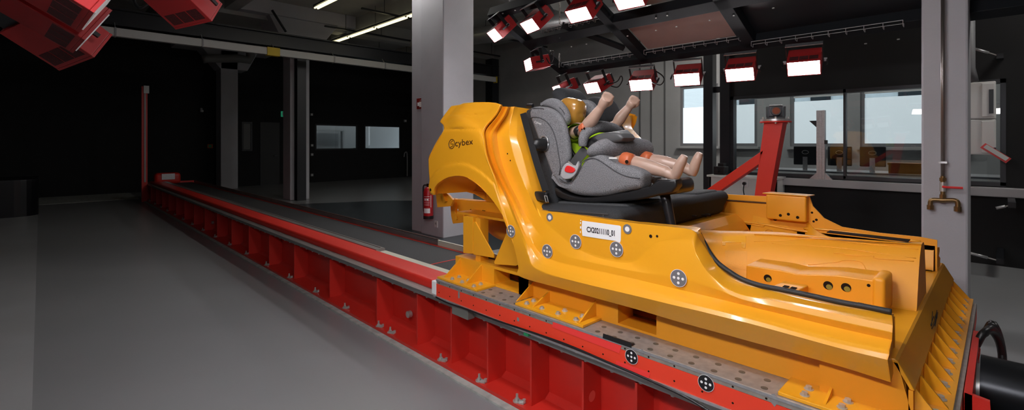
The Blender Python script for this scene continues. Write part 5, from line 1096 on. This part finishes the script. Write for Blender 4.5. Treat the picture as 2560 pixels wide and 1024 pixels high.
def place(src, loc, az, tilt, roll, label, group, first=[set()]):
    if id(src) not in first[0]: first[0].add(id(src)); o = src
    else: o = copy_tree(src)
    o.location = loc; o.rotation_euler = (R(roll), R(tilt), R(az)); o['label'] = label; o['group'] = group; return o
G1 = 'lit flood lamps on the overhead frame'
far = [(1236, 89, 3.95, 158, 44, 'lit red flood lamp at the upper left corner of the overhead frame'), (1324, 66, 3.95, 164, 44, 'lit red flood lamp, second from the left on the upper beam'),
       (1446, 38, 3.95, 180, 46, 'lit red flood lamp, third from the left on the upper beam'), (1572, 4, 3.95, 184, 50, 'lit flood lamp cut by the top edge beside the grey board'),
       (1320, 162, 4.62, 152, 12, 'lit red flood lamp alone at the left end of the middle beam'),
       (1394, 227, 5.28, 152, 26, 'lit flood lamp half hidden behind the dark headrest'), (1480, 220, 5.28, 168, 30, 'lit red flood lamp behind the raised dummy hand'),
       (1602, 213, 5.28, 194, 34, 'lit flood lamp above the far raised hand'), (1717, 199, 5.28, 196, 32, 'lit flood lamp in front of the daylight window'),
       (1849, 187, 5.28, 190, 34, 'lit flood lamp above the red arm, second from the right'), (2009, 171, 5.28, 190, 36, 'rightmost lit flood lamp of the overhead frame')]
for x, y, X, az, ti, lb in far:
    c = onX(x, y, X); place(proto, c, az, ti, 0, lb, G1)
G2 = 'unlit looking flood lamps at the upper left'
place(protod, atd(230, 81, 2.0), 3, 32, -4, 'red flood lamp with slatted white face at upper left, the middle of three stacked', G2)
place(protod, atd(253, 18, 1.75), 2, 32, -6, 'red flood lamp cut by the top edge, uppermost of three stacked at left', G2)
place(protod, atd(215, 132, 2.4), 18, 34, -12, 'red flood lamp at upper left seen from below with three vents, lowest of the three', G2)
place(protod, atd(498, 42, 3.0), 26, 34, -8, 'red flood lamp near the top edge right of the stacked three, seen from below', G2)
# unseen flood lamps added to brighten the near side, above and beside the camera
for k, (x, y, z, az, ti) in enumerate(((-.35, 1.6, 2.35, -22, 30), (-.35, .7, 2.35, 5, 30), (.9, 1.5, 3.05, -10, 55), (-.45, .1, 2.3, 14, 27), (1.0, .95, 3.1, 0, 68))):
    place(proton, (x, y, z), az, ti, 0, 'added unseen flood lamp above the picture, %s' % ['rear one of the low ones', 'middle of the low ones', 'rear one of the high ones', 'front one of the low ones', 'front one of the high ones'][k], 'added near side fill lamps above the picture')
# cables of the lamps
CB = [([(0, 25), (5, 60), (30, 74), (60, 72), (90, 62), (112, 40)], 2.6, 'black cable loop hanging at the upper left corner'), ([(333, -5), (340, 12), (352, 20), (368, 10), (384, -6)], 3.5, 'small black cable loop left of the second red lamp at the top'),
      ([(1640, 178), (1655, 188), (1660, 200), (1650, 212), (1630, 205)], 5.3, 'black cable loops beside the lamp above the far hand'), ([(1375, 135), (1383, 128), (1382, 148), (1374, 158), (1366, 145)], 4.7, 'black cable loops beside the lamp at the left end of the middle beam'),
      ([(1528, 215), (1545, 217), (1556, 200), (1552, 190), (1540, 205), (1500, 213)], 5.4, 'thin black cables right of the lamp behind the raised hand')]
for pts, X, l in CB:
    tag(MB().tube(cr([(atd(x, y, X) if X < 4 else onX(x, y, X)) for x, y in pts], 6), .008 if X > 4 else .010, 6).build('lamp_cable', BLACKP, smooth=True), l, 'cable')
for o in list(COL.objects):
    if '_loc' in o: del o['_loc']
